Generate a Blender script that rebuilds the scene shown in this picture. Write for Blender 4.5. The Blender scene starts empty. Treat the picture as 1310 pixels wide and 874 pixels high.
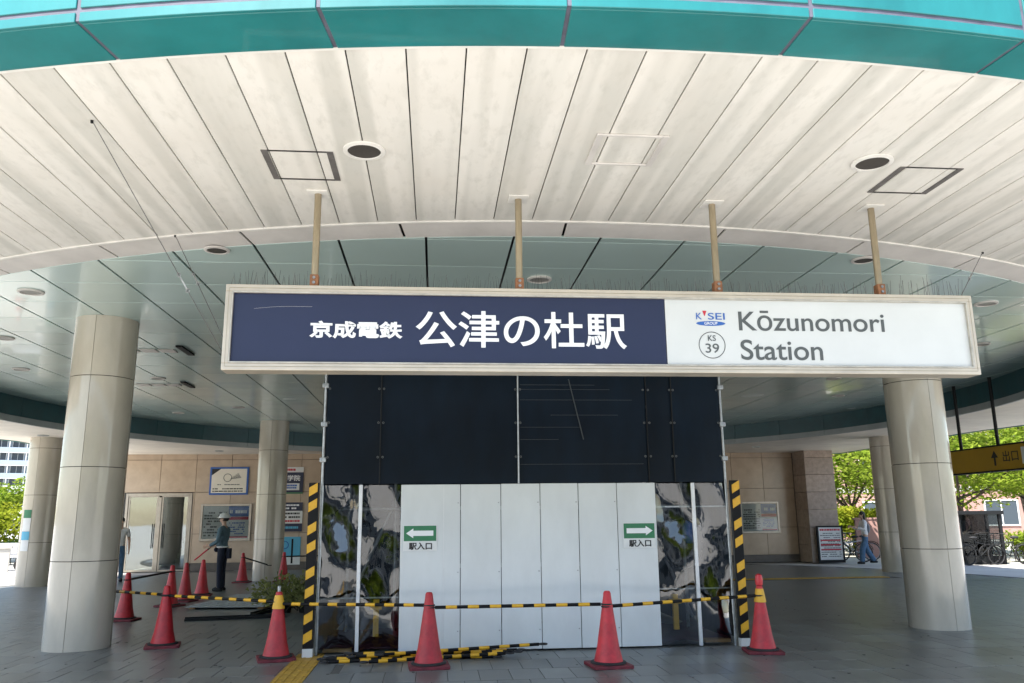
import bpy, bmesh, math, random
from mathutils import Vector, Matrix
R = math.radians
random.seed(7)
scene = bpy.context.scene
COL = scene.collection

# ------------------------------------------------------------------ camera, sky, sun, exposure
cam_d = bpy.data.cameras.new('camera'); cam = bpy.data.objects.new('camera', cam_d); COL.objects.link(cam)
cam_d.sensor_width = 36; cam_d.lens = 28.72; cam_d.clip_start = 0.05; cam_d.clip_end = 2000
cam.matrix_world = (Matrix.Translation((0, 0, 1.6)) @ Matrix.Rotation(R(-5.41), 4, 'Z')
                    @ Matrix.Rotation(R(90 + 12.22), 4, 'X') @ Matrix.Rotation(R(-0.595), 4, 'Z'))
scene.camera = cam
SUN_EL, SUN_AZ = R(56), R(222)          # azimuth clockwise from +Y: behind the camera, to the left
world = bpy.data.worlds.new('World'); scene.world = world; world.use_nodes = True
wn = world.node_tree; bg = wn.nodes['Background']
sky = wn.nodes.new('ShaderNodeTexSky'); sky.sky_type = 'NISHITA'; sky.sun_disc = False
sky.sun_elevation = SUN_EL; sky.sun_rotation = SUN_AZ
wn.links.new(sky.outputs[0], bg.inputs[0]); bg.inputs[1].default_value = 0.12
sd = bpy.data.lights.new('sun', 'SUN'); sd.energy = 4.2; sd.angle = R(0.53); sd.color = (1.0, 0.95, 0.87)
sun = bpy.data.objects.new('sun', sd); COL.objects.link(sun)
sun.rotation_euler = Vector((math.sin(SUN_AZ) * math.cos(SUN_EL), math.cos(SUN_AZ) * math.cos(SUN_EL),
                             math.sin(SUN_EL))).to_track_quat('Z', 'Y').to_euler()
vs = scene.view_settings
vs.view_transform = 'Standard'; vs.look = 'None'; vs.gamma = 1; vs.exposure = 1.70; vs.use_curve_mapping = False
scene.cycles.max_bounces = 10; scene.cycles.diffuse_bounces = 5; scene.cycles.transparent_max_bounces = 16
scene.cycles.sample_clamp_indirect = 6; scene.cycles.caustics_reflective = False; scene.cycles.caustics_refractive = False
try:
    scene.cycles.use_denoising = True
except Exception:
    pass

# ------------------------------------------------------------------ helpers
def put(o, label=None, cat=None, group=None, kind=None):
    if label: o['label'] = label
    if cat: o['category'] = cat
    if group: o['group'] = group
    if kind: o['kind'] = kind
    return o

def empty(name, loc=(0, 0, 0), rz=0, label=None, cat=None, group=None):
    o = bpy.data.objects.new(name, None); COL.objects.link(o); o.empty_display_size = .1
    o.location = loc; o.rotation_euler = (0, 0, rz)
    return put(o, label, cat, group)

def inst(name, me, parent=None, loc=(0, 0, 0), rot=(0, 0, 0), scale=None):
    o = bpy.data.objects.new(name, me); COL.objects.link(o)
    o.location = loc; o.rotation_euler = rot
    if scale: o.scale = scale
    if parent: o.parent = parent
    return o

def copy_tree(o, parent=None):
    c = o.copy(); COL.objects.link(c); c.parent = parent
    for ch in list(o.children): copy_tree(ch, c)
    return c

class MB:
    def __init__(s): s.v, s.f, s.m = [], [], []
    def add(s, vs, fs, m=0):
        b = len(s.v); s.v += [tuple(x) for x in vs]
        for f in fs: s.f.append([b + i for i in f]); s.m.append(m)
        return s
    def box(s, x0, x1, y0, y1, z0, z1, m=0):
        return s.add([(x0, y0, z0), (x1, y0, z0), (x1, y1, z0), (x0, y1, z0), (x0, y0, z1), (x1, y0, z1), (x1, y1, z1), (x0, y1, z1)],
                     [(0, 3, 2, 1), (4, 5, 6, 7), (0, 1, 5, 4), (1, 2, 6, 5), (2, 3, 7, 6), (3, 0, 4, 7)], m)
    def tube(s, a, b, r, r2=None, n=8, m=0, cap=True):
        a, b = Vector(a), Vector(b); r2 = r if r2 is None else r2
        d = (b - a)
        if d.length < 1e-6: return s
        d.normalize(); u = d.orthogonal().normalized(); w = d.cross(u)
        vs = [a + (u * math.cos(t) + w * math.sin(t)) * r for t in [2 * math.pi * i / n for i in range(n)]]
        vs += [b + (u * math.cos(t) + w * math.sin(t)) * r2 for t in [2 * math.pi * i / n for i in range(n)]]
        fs = [(i, (i + 1) % n, n + (i + 1) % n, n + i) for i in range(n)]
        if cap: fs += [tuple(range(n))[::-1], tuple(range(n, 2 * n))]
        return s.add(vs, fs, m)
    def path(s, pts, r, n=6, m=0):
        for a, b in zip(pts[:-1], pts[1:]): s.tube(a, b, r, None, n, m)
        return s
    def lathe(s, prof, n=24, c=(0, 0, 0), m=0, close=True):
        vs = []; k = len(prof)
        for i in range(n):
            t = 2 * math.pi * i / n
            vs += [(c[0] + r * math.cos(t), c[1] + r * math.sin(t), c[2] + z) for r, z in prof]
        fs = []
        for i in range(n):
            j = (i + 1) % n
            fs += [(i * k + q, j * k + q, j * k + q + 1, i * k + q + 1) for q in range(k - 1)]
        if close:
            fs += [tuple(i * k for i in range(n))[::-1], tuple(i * k + k - 1 for i in range(n))]
        return s.add(vs, fs, m)
    def torus(s, c, R1, r, ax='z', n=20, k=6, m=0):
        vs = []
        for i in range(n):
            t = 2 * math.pi * i / n
            for j in range(k):
                p = 2 * math.pi * j / k
                a, b, h = (R1 + r * math.cos(p)) * math.cos(t), (R1 + r * math.cos(p)) * math.sin(t), r * math.sin(p)
                v = {'z': (a, b, h), 'y': (a, h, b), 'x': (h, a, b)}[ax]
                vs.append((c[0] + v[0], c[1] + v[1], c[2] + v[2]))
        fs = [(i * k + j, ((i + 1) % n) * k + j, ((i + 1) % n) * k + (j + 1) % k, i * k + (j + 1) % k) for i in range(n) for j in range(k)]
        return s.add(vs, fs, m)
    def ball(s, c, rx, ry, rz, n=14, k=8, m=0, z0=-1.0):
        prof = []
        for i in range(k + 1):
            a = math.asin(max(-1, z0)) + (math.pi / 2 - math.asin(max(-1, z0))) * i / k
            prof.append((max(1e-4, math.cos(a)), math.sin(a)))
        vs = []
        for i in range(n):
            t = 2 * math.pi * i / n
            vs += [(c[0] + r * math.cos(t) * rx, c[1] + r * math.sin(t) * ry, c[2] + z * rz) for r, z in prof]
        K = k + 1
        fs = [(i * K + q, ((i + 1) % n) * K + q, ((i + 1) % n) * K + q + 1, i * K + q + 1) for i in range(n) for q in range(k)]
        fs.append(tuple(i * K for i in range(n))[::-1])
        return s.add(vs, fs, m)
    def prism(s, poly, z0, z1, m=0):
        n = len(poly)
        vs = [(x, y, z0) for x, y in poly] + [(x, y, z1) for x, y in poly]
        return s.add(vs, [tuple(range(n))[::-1], tuple(range(n, 2 * n))] + [(i, (i + 1) % n, n + (i + 1) % n, n + i) for i in range(n)], m)
    def mesh(s, name, mats, smooth=False, bevel=0, auto=None):
        me = bpy.data.meshes.new(name); me.from_pydata(s.v, [], s.f)
        for mt in (mats if isinstance(mats, (list, tuple)) else [mats]): me.materials.append(mt)
        if any(s.m): me.polygons.foreach_set('material_index', s.m)
        bm = bmesh.new(); bm.from_mesh(me)
        bmesh.ops.recalc_face_normals(bm, faces=bm.faces)
        if bevel:
            bmesh.ops.bevel(bm, geom=[e for e in bm.edges if len(e.link_faces) == 2 and e.calc_face_angle(0) > .5], offset=bevel, segments=2 if bevel > .004 else 1, affect='EDGES', profile=.6)
        if smooth:
            for f in bm.faces: f.smooth = True
            for e in bm.edges:
                if len(e.link_faces) == 2 and e.calc_face_angle(0) > (auto or .7): e.smooth = False
        bm.to_mesh(me); bm.free()
        return me
    def build(s, name, mats, parent=None, smooth=False, bevel=0, loc=(0, 0, 0), rz=0):
        return inst(name, s.mesh(name, mats, smooth, bevel), parent, loc, (0, 0, rz))

# ------------------------------------------------------------------ materials
MATS = {}
def mat(name, col, rough=.6, var=.0, vscale=3.0, bump=0, bscale=40, metal=0, spec=.5, stretch=(1, 1, 1), rnd=0, col2=None, coat=0, dirt=None, detail=6, trans=0, world=False):
    m = bpy.data.materials.new(name); m.use_nodes = True; MATS[name] = m
    nt = m.node_tree; N = nt.nodes; L = nt.links; b = N['Principled BSDF']
    b.inputs['Base Color'].default_value = (*col, 1); b.inputs['Roughness'].default_value = rough
    b.inputs['Metallic'].default_value = metal; b.inputs['Specular IOR Level'].default_value = spec
    b.inputs['Coat Weight'].default_value = coat
    b.inputs['Transmission Weight'].default_value = trans
    tc = N.new('ShaderNodeTexCoord'); mp = N.new('ShaderNodeMapping'); mp.inputs['Scale'].default_value = stretch
    if world: L.new(N.new('ShaderNodeNewGeometry').outputs['Position'], mp.inputs['Vector'])
    else: L.new(tc.outputs['Object'], mp.inputs['Vector'])
    out = None
    if var or col2:
        nz = N.new('ShaderNodeTexNoise'); nz.inputs['Scale'].default_value = vscale; nz.inputs['Detail'].default_value = detail; nz.inputs['Roughness'].default_value = .62
        L.new(mp.outputs[0], nz.inputs['Vector'])
        rp = N.new('ShaderNodeValToRGB'); c2 = col2 or tuple(c * (1 - var) for c in col); c1 = col if col2 else tuple(min(1, c * (1 + var * .6)) for c in col)
        rp.color_ramp.elements[0].position = .33; rp.color_ramp.elements[0].color = (*c2, 1)
        rp.color_ramp.elements[1].position = .67; rp.color_ramp.elements[1].color = (*c1, 1)
        L.new(nz.outputs['Fac'], rp.inputs[0]); out = rp.outputs[0]
        ma = N.new('ShaderNodeMapRange'); ma.inputs[3].default_value = max(.02, rough - .08); ma.inputs[4].default_value = min(1, rough + .1)
        L.new(nz.outputs['Fac'], ma.inputs[0]); L.new(ma.outputs[0], b.inputs['Roughness'])
    if rnd:
        oi = N.new('ShaderNodeObjectInfo'); mr = N.new('ShaderNodeMapRange'); mr.inputs[3].default_value = 1 - rnd; mr.inputs[4].default_value = 1 + rnd * .7
        L.new(oi.outputs['Random'], mr.inputs[0])
        mx = N.new('ShaderNodeVectorMath'); mx.operation = 'SCALE'
        if out: L.new(out, mx.inputs[0])
        else: mx.inputs[0].default_value = col
        L.new(mr.outputs[0], mx.inputs['Scale']); out = mx.outputs[0]
    if out: L.new(out, b.inputs['Base Color'])
    if bump:
        n2 = N.new('ShaderNodeTexNoise'); n2.inputs['Scale'].default_value = bscale; n2.inputs['Detail'].default_value = 4
        L.new(mp.outputs[0], n2.inputs['Vector']); bp = N.new('ShaderNodeBump'); bp.inputs['Strength'].default_value = bump; bp.inputs['Distance'].default_value = .02
        L.new(n2.outputs['Fac'], bp.inputs['Height']); L.new(bp.outputs[0], b.inputs['Normal'])
    return m

def soffit_mat():
    m = mat('soffit_white', (.80, .765, .70), .55); nt = m.node_tree; N = nt.nodes; L = nt.links; b = N['Principled BSDF']
    tc = N.new('ShaderNodeTexCoord'); oi = N.new('ShaderNodeObjectInfo')
    off = N.new('ShaderNodeVectorMath'); off.operation = 'ADD'; cmb = N.new('ShaderNodeCombineXYZ')
    m37 = N.new('ShaderNodeMath'); m37.operation = 'MULTIPLY'; m37.inputs[1].default_value = 37
    L.new(oi.outputs['Random'], m37.inputs[0]); L.new(m37.outputs[0], cmb.inputs['Z']); L.new(tc.outputs['Object'], off.inputs[0]); L.new(cmb.outputs[0], off.inputs[1])
    def ramp(scale, vs, p0, p1, det=5):
        mp = N.new('ShaderNodeMapping'); mp.inputs['Scale'].default_value = scale; L.new(off.outputs[0], mp.inputs[0])
        nz = N.new('ShaderNodeTexNoise'); nz.inputs['Scale'].default_value = vs; nz.inputs['Detail'].default_value = det; nz.inputs['Roughness'].default_value = .6; L.new(mp.outputs[0], nz.inputs['Vector'])
        mr = N.new('ShaderNodeMapRange'); mr.inputs[1].default_value = p0; mr.inputs[2].default_value = p1; L.new(nz.outputs['Fac'], mr.inputs[0]); return mr.outputs[0]
    s1 = ramp((4.6, .14, 1), 1.0, .45, .60, 1.5)      # broad streaks along the board
    s2 = ramp((9, 3.2, 1), 1.6, .50, .78, 7)        # fine grime inside them
    s3 = ramp((1, 1, 1), 1.3, .38, .70, 6)
    def mixc(fac, c, prev, w):
        k = N.new('ShaderNodeMath'); k.operation = 'MULTIPLY'; k.inputs[1].default_value = w; L.new(fac, k.inputs[0])
        mx = N.new('ShaderNodeMix'); mx.data_type = 'RGBA'; L.new(k.outputs[0], mx.inputs[0])
        if prev is None: mx.inputs[6].default_value = (.82, .795, .745, 1)
        else: L.new(prev, mx.inputs[6])
        mx.inputs[7].default_value = (*c, 1); return mx.outputs[2]
    c = mixc(s1, (.60, .59, .545), None, .85); c = mixc(s2, (.43, .42, .37), c, .40); c = mixc(s3, (.72, .68, .62), c, .45)
    L.new(c, b.inputs['Base Color'])
    return m
M = {}
M['soffit'] = soffit_mat()
M['soffit_trim'] = mat('soffit_trim', (.80, .78, .74), .5, .12, 4)
M['cove'] = mat('cove', (.66, .63, .60), .45, .12, 2, rnd=.05)
M['joint'] = mat('joint', (.035, .033, .032), .9)
M['green'] = mat('green_panel', (.58, .73, .70), .22, .05, .6, rnd=.06, spec=.9, metal=.12, detail=2, coat=.3)
M['teal_ring'] = mat('teal_ring', (.018, .085, .10), .4, .2, 2)
M['ring_lip'] = mat('ring_lip', (.42, .45, .45), .5, .1, 2)
M['low_soffit'] = mat('low_soffit', (.80, .76, .69), .55, .12, 1.2)
M['fascia'] = mat('fascia_enamel', (.016, .185, .190), .32, .22, 1.6, coat=.25, rnd=.06, detail=9, stretch=(1, 1, .3), bump=.015, bscale=2.5)
M['hatch'] = mat('hatch_gap', (.13, .12, .115), .7, .3, 12)
M['fascia_joint'] = mat('fascia_sealant', (.11, .11, .15), .7, .3, 6)
M['roof'] = mat('roof_membrane', (.25, .25, .25), .9)
M['column'] = mat('column_tile', (.53, .485, .405), .12, .12, 2.6, bump=.02, bscale=2.2, rnd=.02, stretch=(1, 1, .35), coat=.35, detail=9)
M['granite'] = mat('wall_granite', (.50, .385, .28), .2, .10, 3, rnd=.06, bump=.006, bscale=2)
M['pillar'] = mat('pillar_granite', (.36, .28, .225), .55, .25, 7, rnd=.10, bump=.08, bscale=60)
M['skirt'] = mat('skirting', (.12, .10, .085), .4, .2, 6)
M['tile'] = mat('floor_tile', (.168, .174, .168), .36, .30, 1.1, rnd=.22, bump=.05, bscale=220, world=True, detail=9)
M['tile_far'] = mat('floor_tile_far', (.168, .174, .168), .36, .30, 1.1, world=True, detail=9)
M['grout'] = mat('grout', (.10, .10, .095), .9, .3, 8)
M['plaza'] = mat('plaza_paving', (.52, .50, .46), .8, .12, .6, bump=.05, bscale=30)
M['tactile'] = mat('tactile_yellow', (.50, .30, .045), .6, .3, 9, rnd=.08)
M['steel'] = mat('stainless', (.36, .32, .27), .35, .15, 5, metal=.9)
M['galv'] = mat('galvanised', (.36, .38, .39), .38, .3, 14, metal=.85)
M['alu'] = mat('sign_frame_aluminium', (.56, .50, .41), .42, .14, 3, metal=.3, bump=.02, bscale=50)
M['bead'] = mat('sign_bead', (.52, .49, .43), .4, .25, 7, metal=.3)
M['alu2'] = mat('white_aluminium', (.72, .73, .74), .35, .1, 5, metal=.3)
M['bronze'] = mat('pole_bronze', (.36, .30, .205), .4, .2, 8, metal=.6, stretch=(1, 1, .3))
M['rust'] = mat('rust_bracket', (.27, .12, .055), .7, .4, 30)
M['navy'] = mat('sign_navy', (.011, .016, .053), .35, .10, 1.5, rnd=0)
M['white'] = mat('sign_white', (.66, .675, .66), .35, .06, 1.2)
M['letter_white'] = mat('letter_white', (.86, .87, .88), .4)
M['letter_grey'] = mat('letter_grey', (.085, .095, .095), .5)
M['letter_black'] = mat('letter_black', (.02, .02, .02), .6)
M['blue'] = mat('print_blue', (.03, .12, .42), .5)
M['lightblue'] = mat('print_light_blue', (.10, .42, .62), .5)
M['red_print'] = mat('print_red', (.55, .03, .05), .5)
M['cream'] = mat('print_cream', (.78, .74, .64), .4, .05, 3)
M['paper'] = mat('paper', (.76, .77, .76), .55, .06, 6)
M['green_print'] = mat('print_green', (.03, .19, .085), .5, .08, 8)
M['panel'] = mat('hoarding_panel', (.70, .73, .735), .20, .07, 2.2, bump=.035, bscale=1.5, rnd=.04, coat=.1, detail=10, stretch=(1, 1, .45))
M['sheet'] = mat('dark_mesh_sheet', (.0012, .0075, .017), .36, .3, 3, bump=.35, bscale=2.6, rnd=.35, stretch=(1, 1, .4), spec=.16)
M['cone'] = mat('cone_red', (.52, .022, .03), .45, .32, 7, rnd=.16, bump=.05, bscale=14, detail=9)
M['eyelet'] = mat('eyelet_brass', (.16, .17, .17), .5, metal=.4)
M['scaffold_line'] = mat('scaffold_line_grey', (.05, .06, .065), .4)
M['rubber'] = mat('rubber', (.022, .022, .024), .7, .3, 20)
M['cone_base'] = mat('cone_base', (.17, .02, .03), .65, .5, 9)
M['yellow'] = mat('tape_yellow', (.78, .42, .02), .45, .12, 15)
M['black'] = mat('tape_black', (.006, .006, .007), .5, .2, 10, spec=.2)
M['wire'] = mat('wire', (.12, .12, .12), .5, metal=.5)
M['grille'] = mat('speaker_grille', (.055, .048, .042), .6, .3, 120)
M['lamp'] = mat('lamp_inner', (.28, .27, .25), .35, .3, 8)
M['skin'] = mat('skin', (.52, .33, .235), .55, .1, 12)
M['hair'] = mat('hair', (.012, .010, .009), .5)
M['shirt_blue'] = mat('guard_shirt', (.10, .165, .20), .85, .2, 12, bump=.6, bscale=11)
M['navy_cloth'] = mat('guard_trousers', (.010, .014, .03), .85, .2, 12, bump=.6, bscale=11)
M['white_cloth'] = mat('white_cloth', (.70, .70, .70), .85, .1, 9, bump=.6, bscale=11)
M['denim'] = mat('denim', (.075, .15, .25), .85, .25, 16, bump=.6, bscale=11)
M['grey_cloth'] = mat('grey_cloth', (.22, .23, .25), .85, .2, 10)
M['pink_cloth'] = mat('pink_cloth', (.55, .30, .30), .85, .15, 10)
M['helmet'] = mat('helmet', (.62, .62, .60), .35, .08, 8)
M['baton'] = mat('baton_red', (.60, .02, .03), .3)
M['bark'] = mat('bark', (.075, .055, .042), .9, .4, 14, bump=.4, bscale=30)
M['dark_metal'] = mat('dark_metal', (.010, .011, .012), .55, .2, 9, spec=.25)
M['sign_amber'] = mat('sign_amber', (.50, .285, .015), .4, .08, 2)
M['concrete'] = mat('concrete', (.42, .41, .39), .85, .15, 3)
M['apartment'] = mat('apartment_wall', (.30, .36, .42), .8, .06, .4)
M['pink_wall'] = mat('pink_brick', (.34, .20, .175), .85, .12, 1.5)
M['brown_wall'] = mat('brown_wall', (.20, .125, .10), .85, .15, 2)
M['window'] = mat('far_window', (.05, .065, .08), .3, spec=.3)
M['tarp'] = mat('tarp', (.10, .022, .035), .6, .3, 5, bump=.4, bscale=6)
M['plate'] = mat('chequer_plate', (.32, .34, .33), .5, .25, 10, metal=.2)
M['timber'] = mat('timber', (.40, .22, .08), .7, .25, 10)
M['terracotta'] = mat('planter', (.17, .085, .05), .8, .2, 8)
M['soil'] = mat('soil', (.03, .022, .016), .95)
M['car_paint'] = mat('grey_scrap', (.45, .46, .48), .5, .2, 5)

def leaf_mat(name, a, b):
    m = bpy.data.materials.new(name); m.use_nodes = True; nt = m.node_tree; N = nt.nodes; L = nt.links
    N.remove(N['Principled BSDF']); d = N.new('ShaderNodeBsdfDiffuse'); t = N.new('ShaderNodeBsdfTranslucent'); mx = N.new('ShaderNodeMixShader'); mx.inputs[0].default_value = .5
    tc = N.new('ShaderNodeTexCoord'); nz = N.new('ShaderNodeTexNoise'); nz.inputs['Scale'].default_value = 1.4; nz.inputs['Detail'].default_value = 5
    rp = N.new('ShaderNodeValToRGB'); rp.color_ramp.elements[0].position = .35; rp.color_ramp.elements[1].position = .65
    rp.color_ramp.elements[0].color = (*a, 1); rp.color_ramp.elements[1].color = (*b, 1)
    L.new(tc.outputs['Object'], nz.inputs[0]); L.new(nz.outputs['Fac'], rp.inputs[0])
    L.new(rp.outputs[0], d.inputs[0]); L.new(rp.outputs[0], t.inputs[0]); L.new(d.outputs[0], mx.inputs[1]); L.new(t.outputs[0], mx.inputs[2]); L.new(mx.outputs[0], N['Material Output'].inputs[0])
    return m
M['leaf'] = leaf_mat('maple_leaf', (.13, .21, .02), (.30, .37, .05))
M['leaf_y'] = leaf_mat('shrub_leaf_yellow', (.17, .24, .02), (.36, .38, .04))
M['leaf_d'] = leaf_mat('evergreen_leaf', (.018, .04, .012), (.05, .085, .025))
M['leaf_cut'] = leaf_mat('cut_branch_leaf', (.15, .18, .06), (.42, .42, .18))

def glass_mat(name, tint, refl, wav=0, wscale=1.5, rough=.02, stretch=(1, 1, 1)):
    m = bpy.data.materials.new(name); m.use_nodes = True; nt = m.node_tree; N = nt.nodes; L = nt.links
    N.remove(N['Principled BSDF']); t = N.new('ShaderNodeBsdfTransparent'); t.inputs[0].default_value = (*tint, 1)
    g = N.new('ShaderNodeBsdfGlossy'); g.inputs['Roughness'].default_value = rough; g.inputs[0].default_value = (.95, .97, 1, 1)
    fr = N.new('ShaderNodeFresnel'); fr.inputs[0].default_value = refl; mx = N.new('ShaderNodeMixShader')
    if wav:
        tc = N.new('ShaderNodeTexCoord'); mp = N.new('ShaderNodeMapping'); mp.inputs['Scale'].default_value = stretch; nz = N.new('ShaderNodeTexNoise'); nz.inputs['Scale'].default_value = wscale; nz.inputs['Detail'].default_value = 1.5; nz.inputs['Distortion'].default_value = .6
        bp = N.new('ShaderNodeBump'); bp.inputs['Strength'].default_value = 1; bp.inputs['Distance'].default_value = wav
        L.new(tc.outputs['Object'], mp.inputs[0]); L.new(mp.outputs[0], nz.inputs[0]); L.new(nz.outputs['Fac'], bp.inputs['Height']); L.new(bp.outputs[0], g.inputs['Normal'])
    L.new(fr.outputs[0], mx.inputs[0]); L.new(t.outputs[0], mx.inputs[1]); L.new(g.outputs[0], mx.inputs[2]); L.new(mx.outputs[0], N['Material Output'].inputs[0])
    return m
M['vinyl'] = glass_mat('clear_vinyl', (.60, .64, .64), 1.85, .013, 3.0, .02, (1.3, 1, .7))
M['glass'] = glass_mat('window_glass', (.72, .80, .76), 2.3, .002, .8)
M['clear_glass'] = glass_mat('board_glass', (.93, .95, .94), 1.45)
M['dark_glass'] = glass_mat('dark_glass', (.42, .45, .45), 1.35)

# ------------------------------------------------------------------ lettering
def lettering(name, body, x0, x1, z0, z1, y, m, parent, bold=0, face=(0, -1), t=.003):
    """flat letters standing in a vertical plane, fitted to a box; face (0,-1): read from -Y"""
    c = bpy.data.curves.new('text', 'FONT'); c.body = body; c.extrude = .001; c.bevel_depth = bold; c.bevel_resolution = 0
    o = bpy.data.objects.new('text', c); COL.objects.link(o)
    dg = bpy.context.evaluated_depsgraph_get(); me = bpy.data.meshes.new_from_object(o.evaluated_get(dg))
    bpy.data.objects.remove(o)
    xs = [v.co.x for v in me.vertices]; ys = [v.co.y for v in me.vertices]
    a, b, p, q = min(xs), max(xs), min(ys), max(ys)
    for v in me.vertices:
        u = (v.co.x - a) / (b - a); w = (v.co.y - p) / (q - p); d = t * (1 if v.co.z > 0 else 0)
        if face == (0, -1): v.co = (x0 + (x1 - x0) * u, y - d, z0 + (z1 - z0) * w)
        else: v.co = (y - d, x0 + (x1 - x0) * u, z0 + (z1 - z0) * w)      # in a plane facing -X
    me.materials.clear(); me.materials.append(m); me.name = name
    return inst(name, me, parent)

# ------------------------------------------------------------------ plan geometry of the station canopy
C = Vector((1.25, 17.9))            # centre of the round hall
D = Vector((1.5, 21.0))             # centre of the front canopy arcs
RI, RO, RF = 13.5, 16.515, 16.93     # inner / outer soffit edge, fascia face
RR = 10.72                          # teal ring
ZS, ZG, ZL = 4.45, 4.40, 3.85
def darc(x, r): return D.y - math.sqrt(max(.01, r * r - (x - D.x) ** 2))

# ground -----------------------------------------------------------
g = MB(); n = 40; S = 600
g.add([(-S, -S, -.03), (S, -S, -.03), (S, S, -.03), (-S, S, -.03)], [(0, 1, 2, 3)])
ground = put(g.build('ground', M['plaza']), kind='structure')
# hall floor: a slab of grout with tiles laid on it
fl = MB(); pts = [(C.x + 13.9 * math.cos(t), C.y + 13.9 * math.sin(t)) for t in [2 * math.pi * i / 72 for i in range(72)]]
fl.prism(pts, -.5, -.008)
floor = put(fl.build('floor', M['grout']), kind='structure')
TW, TD = .33, .60
tm = MB().box(-TW / 2 + .003, TW / 2 - .003, -TD / 2 + .003, TD / 2 - .003, -.02, 0).mesh('paving_tile', M['tile'], bevel=.002)
far = MB(); near = []
TX0, TX1, TY0, TY1 = -1.65, -1.32, 4, 10.78       # tactile strip kept free
for iy in range(-3, 45):
    yc = 4.0 + TD / 2 + iy * TD
    off = (iy % 2) * TW / 2
    for ix in range(-50, 52):
        xc = C.x + .055 + ix * TW + off
        if (Vector((xc, yc)) - C).length > 13.6: continue
        if xc + TW / 2 > TX0 and xc - TW / 2 < TX1 and yc < TY1 - .2: continue
        if abs(yc - 21.3) < .3 and 4 < xc < 12: continue
        vis = 8.4 < yc < 13.2 and -6.6 < xc < 8.6
        if vis and (yc < 10.9 or xc < -1.6 or xc > 4): near.append((yc, xc))
        else: far.box(xc - TW / 2 + .003, xc + TW / 2 - .003, yc - TD / 2 + .003, yc + TD / 2 - .003, -.015, 0)
near.sort(key=lambda q: q[0] + abs(q[1] - 1) * .1)
for q, (yc, xc) in enumerate(near):
    if q < 296: inst('paving_tile', tm, floor, (xc, yc, random.uniform(-.0012, .0008)), (random.uniform(-.001, .001), random.uniform(-.0015, .0015), 0))
    else: far.box(xc - TW / 2 + .003, xc + TW / 2 - .003, yc - TD / 2 + .003, yc + TD / 2 - .003, -.015, 0)
# tiles cut beside the tactile strip
far.box(-1.9, TX0 - .004, 4, TY1 - .5, -.03, -.004); far.box(TX1 + .004, -1.1, 4, TY1 - .5, -.03, -.004)
put(far.build('distant_paving', M['tile_far'], floor), kind='stuff')
gm = MB()
for _ in range(150):
    x, y, r = random.uniform(-6.5, 9), random.uniform(8.3, 16), random.uniform(.008, .024)
    if TX0 - .05 < x < TX1 + .05: continue
    gm.prism([(x + r * random.uniform(.7, 1.2) * math.cos(t), y + r * random.uniform(.7, 1.2) * math.sin(t)) for t in [k * math.pi / 4 for k in range(8)]], .0012, .0032)
put(gm.build('gum_spots', M['rubber'], floor), kind='stuff')
def tactile(w):
    b = MB().box(-w / 2, w / 2, -.148, .148, -.02, .002)
    for k in range(4): x = -w / 2 + w * (k + .5) / 4; b.box(x - .016, x + .016, -.135, .135, .002, .008)
    return b.mesh('tactile_tile', M['tactile'], bevel=.002)
tt = tactile(.325)
for k in range(23): inst('tactile_tile', tt, floor, ((TX0 + TX1) / 2, 4.05 + k * .3, .001))
for k in range(26): inst('tactile_tile', tt, floor, (4.2 + k * .3, 21.3, .001), (0, 0, math.pi / 2))

# ------------------------------------------------------------------ canopy
canopy = empty('station_canopy', (C.x, C.y, 0), 0, 'round station entrance canopy with turquoise rim, white board soffit and green panel ceiling', 'canopy')
def part(mb, name, mats, parent, smooth=False, bevel=0):
    o = mb.build(name, mats, None, smooth, bevel); o.parent = parent
    o.matrix_parent_inverse = Matrix.Translation(parent.location).inverted() if parent.parent is None else parent.parent.matrix_world.inverted()
    return o
bpy.context.view_layer.update()
def cpart(mb, name, mats, smooth=False, bevel=0, parent=None):
    o = mb.build(name, mats, None, smooth, bevel)
    if parent is None:
        o.parent = canopy; o.matrix_parent_inverse = Matrix.Translation((-C.x, -C.y, 0))
    else:
        o.parent = parent
    return o
PB = .3755
for k in range(-25, 29):
    x0 = .169 + k * PB + .005; x1 = .169 + (k + 1) * PB - .005
    if x0 < -8.4 or x1 > 11.4: continue
    xs = [x0 + (x1 - x0) * i / 3 for i in range(4)]
    poly = [(x, darc(x, RO)) for x in xs] + [(x, darc(x, RI)) for x in reversed(xs)]
    cpart(MB().prism(poly, ZS, ZS + .02), 'soffit_board', M['soffit'], bevel=.003)
def arcpts(r, a0, a1, n, c=D): return [(c.x + r * math.cos(a0 + (a1 - a0) * i / n), c.y + r * math.sin(a0 + (a1 - a0) * i / n)) for i in range(n + 1)]
A0, A1 = R(-90 - 44), R(-90 + 44)
bk = MB().prism(arcpts(RF - .02, A0, A1, 64) + arcpts(RI - .3, A1, A0, 64), ZS + .022, ZS + .10)
cpart(bk, 'soffit_backing', M['joint'])
def ringstrip(c, prof, a0, a1, n):
    """sweep a closed (r,z) profile about c"""
    b = MB(); k = len(prof); vs = []
    for i in range(n + 1):
        t = a0 + (a1 - a0) * i / n
        vs += [(c.x + r * math.cos(t), c.y + r * math.sin(t), z) for r, z in prof]
    fs = [(i * k + j, (i + 1) * k + j, (i + 1) * k + (j + 1) % k, i * k + (j + 1) % k) for i in range(n) for j in range(k)]
    fs += [tuple(range(k)), tuple(n * k + j for j in range(k))[::-1]]
    return b.add(vs, fs)
def rectprof(r0, r1, z0, z1): return [(r0, z0), (r1, z0), (r1, z1), (r0, z1)]
cpart(ringstrip(D, rectprof(RO + .002, RO + .03, ZS - .018, ZS + .02), A0, A1, 96), 'outer_trim', M['soffit_trim'])
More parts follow.
